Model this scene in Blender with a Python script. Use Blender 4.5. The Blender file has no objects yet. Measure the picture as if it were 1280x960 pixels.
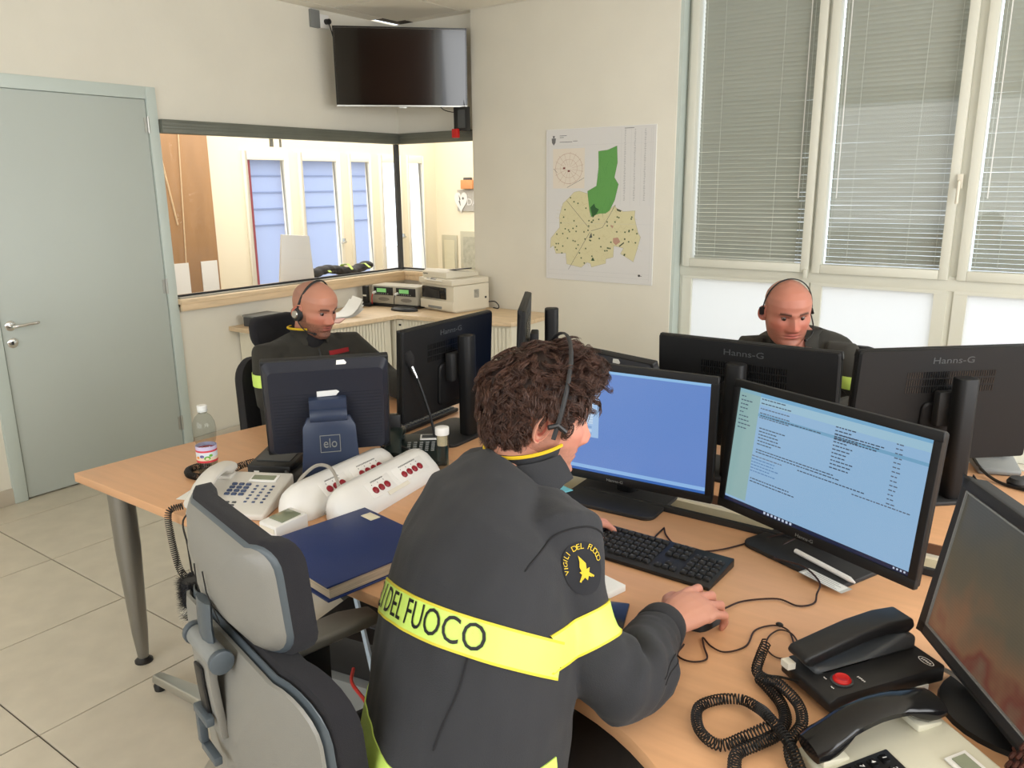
import bpy, bmesh, math, random
import numpy as np
from mathutils import Vector, Matrix, Euler
from mathutils.bvhtree import BVHTree
from mathutils import noise as mnoise
random.seed(7)
S = bpy.context.scene
COL = S.collection
R = math.radians
PI = math.pi

# ------------------------------------------------------------------ camera
cam_d = bpy.data.cameras.new('camera')
cam = bpy.data.objects.new('camera', cam_d)
COL.objects.link(cam)
S.camera = cam
cam_d.sensor_fit = 'HORIZONTAL'
cam_d.sensor_width = 36.0
cam_d.lens = 36.0 * 1003.24 / 1280.0
cam_d.clip_start = 0.02
_p, _r, _y = R(13.96915), R(-0.55565), R(35.94225)
_d = Vector((-math.sin(_y) * math.cos(_p), math.cos(_y) * math.cos(_p), -math.sin(_p)))
_rt = Vector((math.cos(_y), math.sin(_y), 0))
_up = _rt.cross(_d)
_rt2 = _rt * math.cos(_r) + _up * math.sin(_r)
_up2 = -_rt * math.sin(_r) + _up * math.cos(_r)
cm = Matrix((_rt2, _up2, -_d)).transposed().to_4x4()
cm.translation = Vector((4.45, 0.0, 1.606))
cam.matrix_world = cm

# ------------------------------------------------------------------ world
W = bpy.data.worlds.new('sky')
S.world = W
W.use_nodes = True
_bg = W.node_tree.nodes['Background']
_bg.inputs[0].default_value = (0.80, 0.90, 1.0, 1)
_bg.inputs[1].default_value = 2.8

# ------------------------------------------------------------------ exposure
S.view_settings.view_transform = 'Standard'
S.view_settings.look = 'None'
S.view_settings.gamma = 1.0
S.view_settings.use_curve_mapping = False
S.view_settings.exposure = -0.30

# ------------------------------------------------------------------ large lights
def area(name, loc, target, sx, sy, power, col):
    l = bpy.data.lights.new(name, 'AREA')
    l.shape = 'RECTANGLE'; l.size = sx; l.size_y = sy; l.energy = power; l.color = col
    o = bpy.data.objects.new(name, l); COL.objects.link(o)
    o.location = loc
    o.rotation_euler = (Vector(target) - Vector(loc)).to_track_quat('-Z', 'Y').to_euler()
    return o
# daylight entering by the windows of the unseen right wall and of the rear wall
area('window_daylight_right', (6.75, 1.6, 1.85), (0, 1.6, 1.2), 4.2, 1.6, 150, (1.0, 0.98, 0.95))
area('window_daylight_rear', (3.2, -2.35, 1.8), (3.2, 3, 1.2), 3.6, 1.5, 60, (1.0, 0.97, 0.93))
# sun over the yard: falls into the corridor behind the glazing
sun_d = bpy.data.lights.new('sun', 'SUN'); sun_d.energy = 9.0; sun_d.angle = R(0.6); sun_d.color = (1, 0.95, 0.86)
sun = bpy.data.objects.new('sun', sun_d); COL.objects.link(sun)
area('corridor_ceiling_fill', (-1.0, 5.2, 2.66), (-1.0, 5.2, 0), 1.6, 4.2, 120, (1.0, 0.98, 0.94))  # unseen lamp under the corridor ceiling, added to brighten the corridor
sun.rotation_euler = Vector((0.80, -0.10, -0.70)).to_track_quat('-Z', 'Y').to_euler()

# ------------------------------------------------------------------ materials
def lin(c):
    return tuple(((x / 255) / 12.92 if x / 255 <= 0.04045 else ((x / 255 + 0.055) / 1.055) ** 2.4) for x in c)
def mat(name, c, rough=0.5, metal=0.0, bump=0.0, bscale=200.0, var=0.0, vscale=6.0, spec=None, emit=None, stretch=None, coat=0.0, sheen=0.0, trans=0.0, ior=1.45, alpha=1.0):
    m = bpy.data.materials.new(name); m.use_nodes = True
    nt = m.node_tree; b = nt.nodes['Principled BSDF']
    col = lin(c)
    b.inputs['Base Color'].default_value = (*col, 1)
    b.inputs['Roughness'].default_value = rough
    b.inputs['Metallic'].default_value = metal
    b.inputs['IOR'].default_value = ior
    if spec is not None: b.inputs['Specular IOR Level'].default_value = spec
    if coat: b.inputs['Coat Weight'].default_value = coat
    if sheen: b.inputs['Sheen Weight'].default_value = sheen; b.inputs['Sheen Roughness'].default_value = 0.6
    if trans: b.inputs['Transmission Weight'].default_value = trans
    if alpha < 1: b.inputs['Alpha'].default_value = alpha
    if emit:
        b.inputs['Emission Color'].default_value = (*col, 1); b.inputs['Emission Strength'].default_value = emit
    if bump or var:
        tc = nt.nodes.new('ShaderNodeTexCoord'); mp = nt.nodes.new('ShaderNodeMapping')
        nt.links.new(tc.outputs['Object'], mp.inputs[0])
        if stretch: mp.inputs['Scale'].default_value = stretch
    if bump:
        n = nt.nodes.new('ShaderNodeTexNoise'); n.inputs['Scale'].default_value = bscale; n.inputs['Detail'].default_value = 3
        nt.links.new(mp.outputs[0], n.inputs[0])
        bp = nt.nodes.new('ShaderNodeBump'); bp.inputs['Strength'].default_value = bump; bp.inputs['Distance'].default_value = 0.002
        nt.links.new(n.outputs[0], bp.inputs['Height']); nt.links.new(bp.outputs[0], b.inputs['Normal'])
    if var:
        n = nt.nodes.new('ShaderNodeTexNoise'); n.inputs['Scale'].default_value = vscale; n.inputs['Detail'].default_value = 5
        nt.links.new(mp.outputs[0], n.inputs[0])
        r = nt.nodes.new('ShaderNodeValToRGB')
        r.color_ramp.elements[0].position = 0.3; r.color_ramp.elements[1].position = 0.7
        r.color_ramp.elements[0].color = (*[x * (1 - var) for x in col], 1)
        r.color_ramp.elements[1].color = (*[min(1, x * (1 + var)) for x in col], 1)
        nt.links.new(n.outputs[0], r.inputs[0]); nt.links.new(r.outputs[0], b.inputs['Base Color'])
    return m
def mat_attr(name, emit=0.0, rough=0.6, base=True, bump=0, bscale=300, sss=0.0, spec=0.5):
    m = bpy.data.materials.new(name); m.use_nodes = True
    nt = m.node_tree; b = nt.nodes['Principled BSDF']
    a = nt.nodes.new('ShaderNodeAttribute'); a.attribute_name = 'Col'
    if base: nt.links.new(a.outputs['Color'], b.inputs['Base Color'])
    else: b.inputs['Base Color'].default_value = (0.01, 0.01, 0.01, 1)
    b.inputs['Roughness'].default_value = rough
    b.inputs['Specular IOR Level'].default_value = spec
    if emit:
        nt.links.new(a.outputs['Color'], b.inputs['Emission Color']); b.inputs['Emission Strength'].default_value = emit
    if bump:
        n = nt.nodes.new('ShaderNodeTexNoise'); n.inputs['Scale'].default_value = bscale
        tc = nt.nodes.new('ShaderNodeTexCoord'); nt.links.new(tc.outputs['Object'], n.inputs[0])
        bp = nt.nodes.new('ShaderNodeBump'); bp.inputs['Strength'].default_value = bump; bp.inputs['Distance'].default_value = 0.001
        nt.links.new(n.outputs[0], bp.inputs['Height']); nt.links.new(bp.outputs[0], b.inputs['Normal'])
    if sss:
        b.inputs['Subsurface Weight'].default_value = sss; b.inputs['Subsurface Radius'].default_value = (0.01, 0.004, 0.002)
    return m
def mat_glass(name, tint=(255, 255, 255), refl=0.08):
    m = bpy.data.materials.new(name); m.use_nodes = True
    nt = m.node_tree; nt.nodes.clear()
    o = nt.nodes.new('ShaderNodeOutputMaterial'); mx = nt.nodes.new('ShaderNodeMixShader')
    t = nt.nodes.new('ShaderNodeBsdfTransparent'); g = nt.nodes.new('ShaderNodeBsdfGlossy')
    g.inputs['Roughness'].default_value = 0.01
    fr = nt.nodes.new('ShaderNodeFresnel'); fr.inputs['IOR'].default_value = 1.45
    t.inputs[0].default_value = (*lin(tint), 1)
    ge = nt.nodes.new('ShaderNodeNewGeometry'); iv = nt.nodes.new('ShaderNodeMath'); iv.operation = 'SUBTRACT'; iv.inputs[0].default_value = 1.0
    nt.links.new(ge.outputs['Backfacing'], iv.inputs[1]); ml = nt.nodes.new('ShaderNodeMath'); ml.operation = 'MULTIPLY'; nt.links.new(fr.outputs[0], ml.inputs[0]); nt.links.new(iv.outputs[0], ml.inputs[1])
    nt.links.new(ml.outputs[0], mx.inputs[0]); nt.links.new(t.outputs[0], mx.inputs[1]); nt.links.new(g.outputs[0], mx.inputs[2])
    nt.links.new(mx.outputs[0], o.inputs[0])
    return m

M = {}
M['wall'] = mat('wall_paint', (226, 221, 207), 0.85, bump=0.25, bscale=60, var=0.025, vscale=3)
M['wall_cream'] = mat('corridor_paint', (240, 230, 205), 0.85, bump=0.1, bscale=60)
M['ceiling'] = mat('ceiling_board', (246, 241, 228), 0.9, bump=0.4, bscale=150)
M['joint'] = mat('dark_joint', (92, 84, 74), 0.9)
M['tile'] = mat('porcelain_tile', (205, 196, 178), 0.32, bump=0.06, bscale=90, var=0.06, vscale=9)
M['door'] = mat('door_laminate', (186, 193, 187), 0.5, var=0.02, vscale=2)
M['door_frame'] = mat('door_frame_paint', (196, 206, 200), 0.45)
M['beam'] = mat('grey_metal_track', (112, 114, 104), 0.45, 0.3, var=0.1, vscale=5)
M['alu'] = mat('aluminium', (185, 185, 180), 0.35, 0.9)
M['steel'] = mat('brushed_steel', (150, 150, 148), 0.3, 0.9)
M['chrome'] = mat('chrome', (225, 225, 225), 0.12, 1.0)
M['light_wood'] = mat('light_oak_board', (222, 196, 160), 0.45, var=0.10, vscale=7, stretch=(1, 8, 8))
M['light_wood_y'] = mat('light_oak_ledge', (222, 196, 160), 0.45, var=0.10, vscale=7, stretch=(8, 1, 8))
M['beech'] = mat('beech_desk_top', (214, 164, 122), 0.38, var=0.05, vscale=5, stretch=(1, 9, 9))
M['beech_edge'] = mat('beech_edge_band', (216, 158, 118), 0.4, var=0.04, vscale=8, stretch=(1, 9, 9))
M['cream_plastic'] = mat('cream_cabinet', (232, 226, 206), 0.5)
M['cream_trunk'] = mat('cream_cable_tray', (225, 216, 190), 0.5)
M['black'] = mat('black_plastic', (30, 30, 31), 0.42, bump=0.05, bscale=900)
M['black_gloss'] = mat('gloss_black_plastic', (22, 22, 23), 0.16)
M['black_matt'] = mat('matt_black_plastic', (36, 36, 37), 0.6, bump=0.12, bscale=700)
M['monitor_black'] = mat('monitor_case_black', (25, 25, 26), 0.5, spec=.3, bump=0.06, bscale=800)
M['navy_case'] = mat('dark_blue_grey_case', (36, 39, 50), 0.42, bump=0.05, bscale=700)
M['navy_stand'] = mat('slate_blue_stand', (50, 60, 82), 0.35)
M['dark_grey'] = mat('dark_grey_plastic', (70, 72, 74), 0.5)
M['brown_reflection'] = mat('brown_reflection_panel', (150, 104, 74), .5)
M['mid_grey'] = mat('mid_grey_plastic', (128, 130, 128), 0.45)
M['shell_grey'] = mat('chair_shell_grey', (126, 124, 118), 0.42, bump=0.15, bscale=500)
M['shell_edge'] = mat('chair_rim_grey', (76, 84, 90), 0.38)
M['chair_fabric'] = mat('black_chair_fabric', (26, 25, 30), 0.95, bump=0.5, bscale=900, sheen=0.04)
M['white_plastic'] = mat('white_plastic', (232, 230, 226), 0.35)
M['offwhite'] = mat('offwhite_plastic', (226, 220, 204), 0.4)
M['printer'] = mat('printer_case', (222, 214, 194), 0.45)
M['phone_grey'] = mat('light_grey_phone_case', (210, 206, 198), 0.42)
M['phone_cream'] = mat('cream_phone_case', (208, 204, 184), 0.45)
M['lcd'] = mat('lcd_glass', (128, 134, 112), 0.15)
M['lcd_green'] = mat('lcd_green', (120, 180, 110), 0.3, emit=0.5)
M['red'] = mat('red_plastic', (196, 30, 28), 0.35)
M['dark_red'] = mat('dark_red_button', (140, 18, 34), 0.35)
M['key_blue'] = mat('slate_blue_key', (62, 76, 108), 0.45)
M['paper'] = mat('white_paper', (238, 238, 234), 0.75)
M['cyan'] = mat('light_blue_card', (130, 212, 228), 0.7)
M['folder'] = mat('blue_leatherette_cover', (26, 48, 104), 0.42, bump=0.25, bscale=400)
M['pages'] = mat('yellowed_pages', (196, 180, 156), 0.8, stretch=(1, 1, 60), var=0.3, vscale=8)
M['cable'] = mat('black_cable', (20, 18, 17), 0.5)
M['cable_brown'] = mat('thin_dark_cable', (44, 22, 16), 0.5)
M['cable_grey'] = mat('grey_cable', (158, 152, 142), 0.5)
M['cable_white'] = mat('white_cable', (220, 216, 205), 0.5)
M['cable_red'] = mat('red_cable', (190, 44, 36), 0.5)
M['jacket'] = mat('charcoal_jacket_cloth', (40, 41, 45), 0.85, bump=0.35, bscale=500, sheen=0.06, var=0.06, vscale=14)
M['jacket_olive'] = mat('dark_olive_jacket_cloth', (42, 40, 34), 0.85, bump=0.3, bscale=500, sheen=0.05, var=0.06, vscale=14)
M['trousers'] = mat('black_trouser_cloth', (26, 26, 29), 0.9, bump=0.3, bscale=500)
M['shirt'] = mat('dark_shirt', (24, 24, 27), 0.9)
M['seam'] = mat('jacket_seam', (30, 30, 33), 0.9)
M['hivis'] = mat('yellow_reflective_tape', (206, 236, 112), 0.5, bump=0.3, bscale=900)
M['hivis_edge'] = mat('tape_edge_yellow', (214, 200, 60), 0.6)
M['yellow'] = mat('yellow_lining', (214, 178, 30), 0.8)
M['gold'] = mat('gold_embroidery', (214, 184, 40), 0.6, bump=0.5, bscale=900)
M['ink'] = mat('black_lettering', (22, 24, 22), 0.6)
M['badge'] = mat('badge_cloth', (34, 35, 40), 0.9)
M['hair'] = mat('dark_brown_hair', (76, 51, 41), 0.40, var=0.45, vscale=60)
M['brow'] = mat('eyebrow_hair', (48, 34, 28), 0.8)
M['eye_white'] = mat('eye_white', (112, 92, 84), 0.2)
M['iris'] = mat('dark_iris', (38, 26, 20), 0.15)
M['skin'] = mat_attr('skin', rough=0.48, bump=0.15, bscale=250, sss=0.08, spec=0.4)
M['print'] = mat_attr('flat_print', rough=0.6)
M['screen'] = mat_attr('lit_screen', emit=1.0, rough=0.25, base=False)
M['glass'] = mat_glass('clear_glass')
M['bottle'] = mat_glass('bottle_plastic', (236, 240, 240))
M['slat'] = mat('blind_slat_grey', (166, 169, 158), 0.4, 0.0)
M['cord'] = mat('blind_cord', (200, 204, 196), 0.7)
M['upvc'] = mat('cream_window_frame', (222, 221, 208), 0.4)
M['upvc_white'] = mat('white_window_frame', (244, 238, 222), 0.4)
M['brown_wood'] = mat('brown_panel', (160, 122, 84), 0.5, var=0.1, vscale=2, stretch=(6, 6, 1))

def mat_frost():
    m = bpy.data.materials.new('frosted_glass'); m.use_nodes = True
    nt = m.node_tree; nt.nodes.clear()
    o = nt.nodes.new('ShaderNodeOutputMaterial'); mx = nt.nodes.new('ShaderNodeMixShader')
    t = nt.nodes.new('ShaderNodeBsdfTranslucent'); g = nt.nodes.new('ShaderNodeBsdfDiffuse')
    t.inputs[0].default_value = (.97, .95, .93, 1)
    g.inputs[0].default_value = (0.8, 0.78, 0.74, 1)
    mx.inputs[0].default_value = 0.15
    nt.links.new(t.outputs[0], mx.inputs[1]); nt.links.new(g.outputs[0], mx.inputs[2]); nt.links.new(mx.outputs[0], o.inputs[0])
    return m
M['frost'] = mat_frost()

# ------------------------------------------------------------------ mesh builder
def rz(a): return Matrix.Rotation(a, 4, 'Z')
def rx(a): return Matrix.Rotation(a, 4, 'X')
def ry(a): return Matrix.Rotation(a, 4, 'Y')
def T(x, y=None, z=None): return Matrix.Translation((x, y, z) if y is not None else x)
def frame_m(o, x, y, z):
    m = Matrix((Vector(x), Vector(y), Vector(z))).transposed().to_4x4(); m.translation = Vector(o); return m

class MB:
    def __init__(s): s.v = []; s.f = []; s.c = []
    def add(s, vs, fs, m=None, col=None):
        k = len(s.v)
        s.v += [tuple(m @ Vector(p)) for p in vs] if m is not None else [tuple(p) for p in vs]
        s.f += [tuple(i + k for i in f) for f in fs]
        if col is not None: s.c += [col] * len(fs)
        return s
    def box(s, c, d, m=None, top=1.0):
        x, y, z = d[0] / 2, d[1] / 2, d[2] / 2; t = top
        vs = [(-x, -y, -z), (x, -y, -z), (x, y, -z), (-x, y, -z), (-x * t, -y * t, z), (x * t, -y * t, z), (x * t, y * t, z), (-x * t, y * t, z)]
        mm = T(*c); mm = m @ mm if m is not None else mm
        return s.add(vs, [(3, 2, 1, 0), (4, 5, 6, 7), (0, 1, 5, 4), (1, 2, 6, 5), (2, 3, 7, 6), (3, 0, 4, 7)], mm)
    def span(s, a, b, m=None):
        return s.box([(a[i] + b[i]) / 2 for i in range(3)], [abs(b[i] - a[i]) for i in range(3)], m)
    def prism(s, poly, z0, z1, m=None):
        n = len(poly)
        vs = [(x, y, z0) for x, y in poly] + [(x, y, z1) for x, y in poly]
        fs = [tuple(range(n - 1, -1, -1)), tuple(range(n, 2 * n))] + [(i, (i + 1) % n, n + (i + 1) % n, n + i) for i in range(n)]
        return s.add(vs, fs, m)
    def loft(s, rings, m=None, cap=True, closed=True):
        n = len(rings[0]); vs = [p for r in rings for p in r]; fs = []
        for k in range(len(rings) - 1):
            for i in range(n if closed else n - 1):
                j = (i + 1) % n
                fs.append((k * n + i, k * n + j, (k + 1) * n + j, (k + 1) * n + i))
        if cap:
            fs.append(tuple(range(n - 1, -1, -1))); fs.append(tuple((len(rings) - 1) * n + i for i in range(n)))
        return s.add(vs, fs, m)
    def lathe(s, prof, n=24, m=None):
        return s.loft([[(r * math.cos(2 * PI * i / n), r * math.sin(2 * PI * i / n), z) for i in range(n)] for r, z in prof], m)
    def cyl(s, a, b, r, n=16, r2=None, m=None):
        return s.tube([a, b], [r, r2 if r2 is not None else r], n, m)
    def tube(s, pts, r, n=8, m=None, flat=None, side=None):
        pts = [Vector(p) for p in pts]; k = len(pts)
        rr = r if isinstance(r, (list, tuple)) else [r] * k
        tan = [(pts[min(i + 1, k - 1)] - pts[max(i - 1, 0)]).normalized() for i in range(k)]
        u = Vector(side) if side is not None else (Vector((0, 0, 1)) if abs(tan[0].z) < 0.9 else Vector((1, 0, 0)))
        rings = []
        for i in range(k):
            u = (u - tan[i] * u.dot(tan[i]))
            if u.length < 1e-6: u = tan[i].orthogonal()
            u.normalize(); w = tan[i].cross(u)
            a = rr[i][0] if isinstance(rr[i], tuple) else rr[i]
            b = rr[i][1] if isinstance(rr[i], tuple) else rr[i] * (flat or 1)
            rings.append([pts[i] + u * (a * math.cos(2 * PI * q / n)) + w * (b * math.sin(2 * PI * q / n)) for q in range(n)])
        return s.loft(rings, m)
    def sphere(s, c, r, m=None, n=16):
        rad = r if isinstance(r, (tuple, list)) else (r, r, r)
        rings = []
        for k in range(1, n // 2):
            a = PI * k / (n // 2)
            rings.append([(c[0] + rad[0] * math.sin(a) * math.cos(2 * PI * i / n), c[1] + rad[1] * math.sin(a) * math.sin(2 * PI * i / n), c[2] - rad[2] * math.cos(a)) for i in range(n)])
        return s.loft(rings, m)
    def text(s, t, size, ext=0.0004, m=None, sx=1.0, col=None):
        vs, fs = text_mesh(t, size, ext)
        return s.add([(x * sx, y, z) for x, y, z in vs], fs, m, col)
    def marks(s, n, size, m):
        """print too small to read in the photograph: a row of short uneven strokes, centred"""
        for i in range(n):
            k = ((i * 7 + n * 3) % 5) / 5
            s.box(((i - (n - 1) / 2) * size * .62, (k - .4) * size * .18, .0001), (size * (.30 + .2 * k), size * (.45 + .25 * (1 - k)), .0002), m)
        return s
    def mesh(s, name):
        me = bpy.data.meshes.new(name); me.from_pydata(s.v, [], s.f); me.update(); return me
    def build(s, name, mt, parent=None, bevel=0.0, seg=2, smooth=40, loc=None):
        me = s.mesh(name)
        bm = bmesh.new(); bm.from_mesh(me)
        if bevel:
            bmesh.ops.remove_doubles(bm, verts=bm.verts, dist=1e-6)
            es = [e for e in bm.edges if len(e.link_faces) == 2 and e.calc_face_angle(0) > R(30)]
            bmesh.ops.bevel(bm, geom=es, offset=bevel, segments=seg, profile=0.5, affect='EDGES', clamp_overlap=True)
        if not s.c: bmesh.ops.recalc_face_normals(bm, faces=bm.faces)
        bm.to_mesh(me); bm.free()
        if s.c:
            ca = me.color_attributes.new('Col', 'FLOAT_COLOR', 'CORNER')
            arr = []
            for p, c in zip(me.polygons, s.c): arr += [*c, 1.0] * p.loop_total
            ca.data.foreach_set('color', arr)
        if smooth:
            me.shade_smooth(); me.set_sharp_from_angle(angle=R(smooth))
        me.materials.append(mt if not isinstance(mt, str) else M[mt])
        o = bpy.data.objects.new(name, me); COL.objects.link(o)
        if parent is not None: o.parent = parent
        if loc is not None: o.location = loc
        return o

_tc = {}
def text_mesh(t, size, ext):
    k = (t, size, ext)
    if k in _tc: return _tc[k]
    cu = bpy.data.curves.new('t', 'FONT'); cu.body = t; cu.size = size; cu.extrude = ext; cu.align_x = 'CENTER'; cu.align_y = 'CENTER'; cu.resolution_u = 3
    o = bpy.data.objects.new('t', cu); COL.objects.link(o)
    dg = bpy.context.evaluated_depsgraph_get(); me = bpy.data.meshes.new_from_object(o.evaluated_get(dg))
    r = ([tuple(v.co) for v in me.vertices], [tuple(p.vertices) for p in me.polygons])
    bpy.data.objects.remove(o); bpy.data.curves.remove(cu); bpy.data.meshes.remove(me)
    _tc[k] = r
    return r

def tag(o, label=None, cat=None, group=None, kind=None):
    if label: o['label'] = label
    if cat: o['category'] = cat
    if group: o['group'] = group
    if kind: o['kind'] = kind
    return o
def thing(name, label, cat, loc=(0, 0, 0), rot=0.0, group=None):
    o = bpy.data.objects.new(name, None); COL.objects.link(o); o.empty_display_size = 0.05
    o.location = loc; o.rotation_euler = (0, 0, rot)
    return tag(o, label, cat, group)
def structure(name, mb, m, parent=None, **k):
    o = mb.build(name, m, parent, **k)
    if parent is None: o['kind'] = 'structure'
    return o
def dup(root, loc, rot=0.0, label=None, group=None):
    r = root.copy(); COL.objects.link(r); r.location = loc; r.rotation_euler = (0, 0, rot)
    if label: r['label'] = label
    if group: r['group'] = group
    def rec(a, b):
        for ch in list(a.children):
            c = ch.copy(); COL.objects.link(c); c.parent = b; rec(ch, c)
    rec(root, r)
    return r
def inst(name, me, parent, loc=(0, 0, 0), rot=(0, 0, 0), m=None):
    o = bpy.data.objects.new(name, me); COL.objects.link(o); o.parent = parent
    if m is not None: o.matrix_local = m
    else: o.location = loc; o.rotation_euler = rot
    return o

def spline(P, n=8):
    P = [Vector(p) for p in P]; out = []
    Q = [P[0] * 2 - P[1]] + P + [P[-1] * 2 - P[-2]]
    for i in range(1, len(Q) - 2):
        a, b, c, d = Q[i - 1], Q[i], Q[i + 1], Q[i + 2]
        for k in range(n):
            t = k / n
            out.append(0.5 * ((2 * b) + (c - a) * t + (2 * a - 5 * b + 4 * c - d) * t * t + (3 * b - a - 3 * c + d) * t ** 3))
    out.append(P[-1]); return out
def resample(P, step):
    P = [Vector(p) for p in P]; out = [P[0]]; acc = 0
    for a, b in zip(P, P[1:]):
        L = (b - a).length; t = step - acc
        while t <= L and L > 0:
            out.append(a + (b - a) * (t / L)); t += step
        acc = (acc + L) % step
    return out
def coil(mb, P, r, pitch, wire, n=8, m=None):
    """helix of radius r around the path P"""
    path = resample(spline(P, 14), pitch / n)
    u = Vector((0, 0, 1)); pts = []
    for i, p in enumerate(path):
        tn = (path[min(i + 1, len(path) - 1)] - path[max(i - 1, 0)]).normalized()
        u = (u - tn * u.dot(tn)).normalized(); w = tn.cross(u); a = 2 * PI * i / n
        pts.append(p + u * (r * math.cos(a)) + w * (r * math.sin(a)))
    return mb.tube(pts, wire, 5, m)
def cable(name, label, P, r, m, parent=None, n=8):
    o = MB().tube(spline(P, n), r, 6).build(name, m, parent)
    if parent is None: tag(o, label, 'cable')
    return o
def voxel(mb, size, smooth=2):
    me = mb.mesh('v'); o = bpy.data.objects.new('v', me); COL.objects.link(o)
    a = o.modifiers.new('r', 'REMESH'); a.mode = 'VOXEL'; a.voxel_size = size
    if smooth:
        b = o.modifiers.new('s', 'SMOOTH'); b.factor = 0.5; b.iterations = smooth
    dg = bpy.context.evaluated_depsgraph_get(); ev = bpy.data.meshes.new_from_object(o.evaluated_get(dg))
    n = len(ev.vertices); v = np.empty(n * 3, dtype=np.float32); ev.vertices.foreach_get('co', v)
    f = [tuple(p.vertices) for p in ev.polygons]
    bpy.data.objects.remove(o); bpy.data.meshes.remove(me); bpy.data.meshes.remove(ev)
    return v.reshape(-1, 3).astype(float), f
def flat(name, items, parent, m, mt='print', step=0.00015, thick=0.0):
    """items: (kind, data, srgb, layer) in the u,v plane of matrix m, printed flat"""
    mb = MB()
    for it in items:
        poly, c, lay = it
        mb.add([(x, y, lay * step) for x, y in poly], [tuple(range(len(poly)))], m, lin(c))
    return mb.build(name, mt, parent, smooth=0)
def rect(x0, y0, x1, y1): return [(x0, y0), (x1, y0), (x1, y1), (x0, y1)]
def line(x0, y0, x1, y1, w):
    dx, dy = x1 - x0, y1 - y0; L = math.hypot(dx, dy) or 1; nx, ny = -dy / L * w / 2, dx / L * w / 2
    return [(x0 - nx, y0 - ny), (x1 - nx, y1 - ny), (x1 + nx, y1 + ny), (x0 + nx, y0 + ny)]
def rrect(w, h, r, n=5, cx=0, cy=0):
    out = []
    for sx, sy, a0 in ((1, 1, 0), (-1, 1, 90), (-1, -1, 180), (1, -1, 270)):
        for k in range(n + 1):
            a = R(a0 + 90 * k / n); out.append((cx + sx * (w / 2 - r) + r * math.cos(a), cy + sy * (h / 2 - r) + r * math.sin(a)))
    return out
def circ(cx, cy, r, n=16, ry_=None): return [(cx + r * math.cos(2 * PI * i / n), cy + (ry_ or r) * math.sin(2 * PI * i / n)) for i in range(n)]
# ================================================================== ROOM SHELL
CEIL = 2.755
RX0, RX1, RY0 = 0.0, 6.6, -2.2          # left wall plane, right wall plane, rear wall plane
YB, YM, YW = 4.69, 4.61, 4.72           # back wall recess, map wall, window plane
GY0, GY1, GZ0, GZ1 = 2.71, 4.69, 0.97, 1.91   # interior glazing in the left wall

# floor of tiles
fl = structure('floor', MB().span((-2.1, RY0 - .2, -0.12), (RX1 + .2, 7.6, -0.006)), 'joint')
tm = MB().box((0, 0, -0.003), (0.595, 0.595, 0.006)).build('tile', 'tile', fl, bevel=0.0008, seg=1)
tx0, ty0 = 1.446 - 0.6 * 3, 1.457 - 0.6 * 6
first = True
for i in range(12):
    for j in range(11):
        x, y = tx0 + 0.3 + 0.6 * i, ty0 + 0.3 + 0.6 * j
        if x > RX1 + .1 or y > 4.9 or x < -0.2: continue
        if first: tm.location = (x, y, 0); first = False
        else: inst('tile', tm.data, fl, (x, y, 0))
# ceiling of square panels
ce = structure('ceiling', MB().span((RX0, RY0, CEIL + 0.012), (RX1, 4.8, CEIL + 0.10)), 'joint')
pm = MB().box((0, 0, 0.006), (0.588, 0.588, 0.012)).build('ceiling_panel', 'ceiling', ce, bevel=0.0015, seg=1)
first = True
pxs = [k * 0.6 + 0.12 for k in range(-1, 12)]
for x in pxs:
    for k in range(12):
        y = 4.60 - 0.3 - 0.6 * k + 0.3
        cx, cy = x + 0.3, y - 0.3
        if cx < RX0 + 0.28 or cx > RX1 or cy < RY0: continue
        if first: pm.location = (cx, cy, CEIL); first = False
        else: inst('ceiling_panel', pm.data, ce, (cx, cy, CEIL))
edge_m = MB()
edge_m.span((0.0, RY0, CEIL), (0.117, 4.45, CEIL + .012))
edge_m.span((0.20, 4.603, CEIL), (RX1, 4.8, CEIL + .012))
edge_m.build('ceiling_edge_strip', 'ceiling', ce)

# left wall with door opening and interior glazing
DY0, DY1, DH = 1.70, 2.68, 2.12
lw = MB()
t = 0.14
lw.span((-t, RY0, 0), (0, DY0, CEIL))
lw.span((-t, DY0, DH), (0, DY1, CEIL))
lw.span((-t, DY1, 0), (0, GY0, CEIL))
lw.span((-t, GY0, 0), (0, 4.69, 0.905))
lw.span((-t, GY0, GZ1 + .075), (0, 4.83, CEIL))
structure('wall_left', lw, 'wall')
bw = MB()
bw.span((-t, YB, 0), (0.80, YB + .14, 0.905))
bw.span((0, YB, GZ1 + .075), (0.80, YB + .14, CEIL))
structure('wall_back', bw, 'wall')
mw = MB(); mw.span((0.785, YM, 0), (2.325, YM + .40, CEIL))
structure('wall_map', mw, 'wall', bevel=0.004, seg=2)
ww = MB()
ww.span((2.325, YM, 0), (RX1, YM + .30, 0.18))
ww.span((2.325, YM, CEIL - 0.005), (RX1, YM + .30, CEIL + .1))
ww.span((5.35, YM, 0.18), (RX1, YM + .30, CEIL))
structure('wall_window', ww, 'wall')
rw = MB()
rw.span((RX1, RY0, 0), (RX1 + .2, 4.9, 0.95)); rw.span((RX1, RY0, 2.65), (RX1 + .2, 4.9, CEIL + .1))
rw.span((RX1, RY0, .95), (RX1 + .2, -0.6, 2.65)); rw.span((RX1, 3.8, .95), (RX1 + .2, 4.9, 2.65))
for yy in (0.85, 2.3): rw.span((RX1 + .02, yy - .05, .95), (RX1 + .1, yy + .05, 2.65))
structure('wall_right', rw, 'wall')
rr = MB()
rr.span((-.14, RY0 - .2, 0), (RX1 + .2, RY0, 0.95)); rr.span((-.14, RY0 - .2, 2.6), (RX1 + .2, RY0, CEIL + .1))
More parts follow.
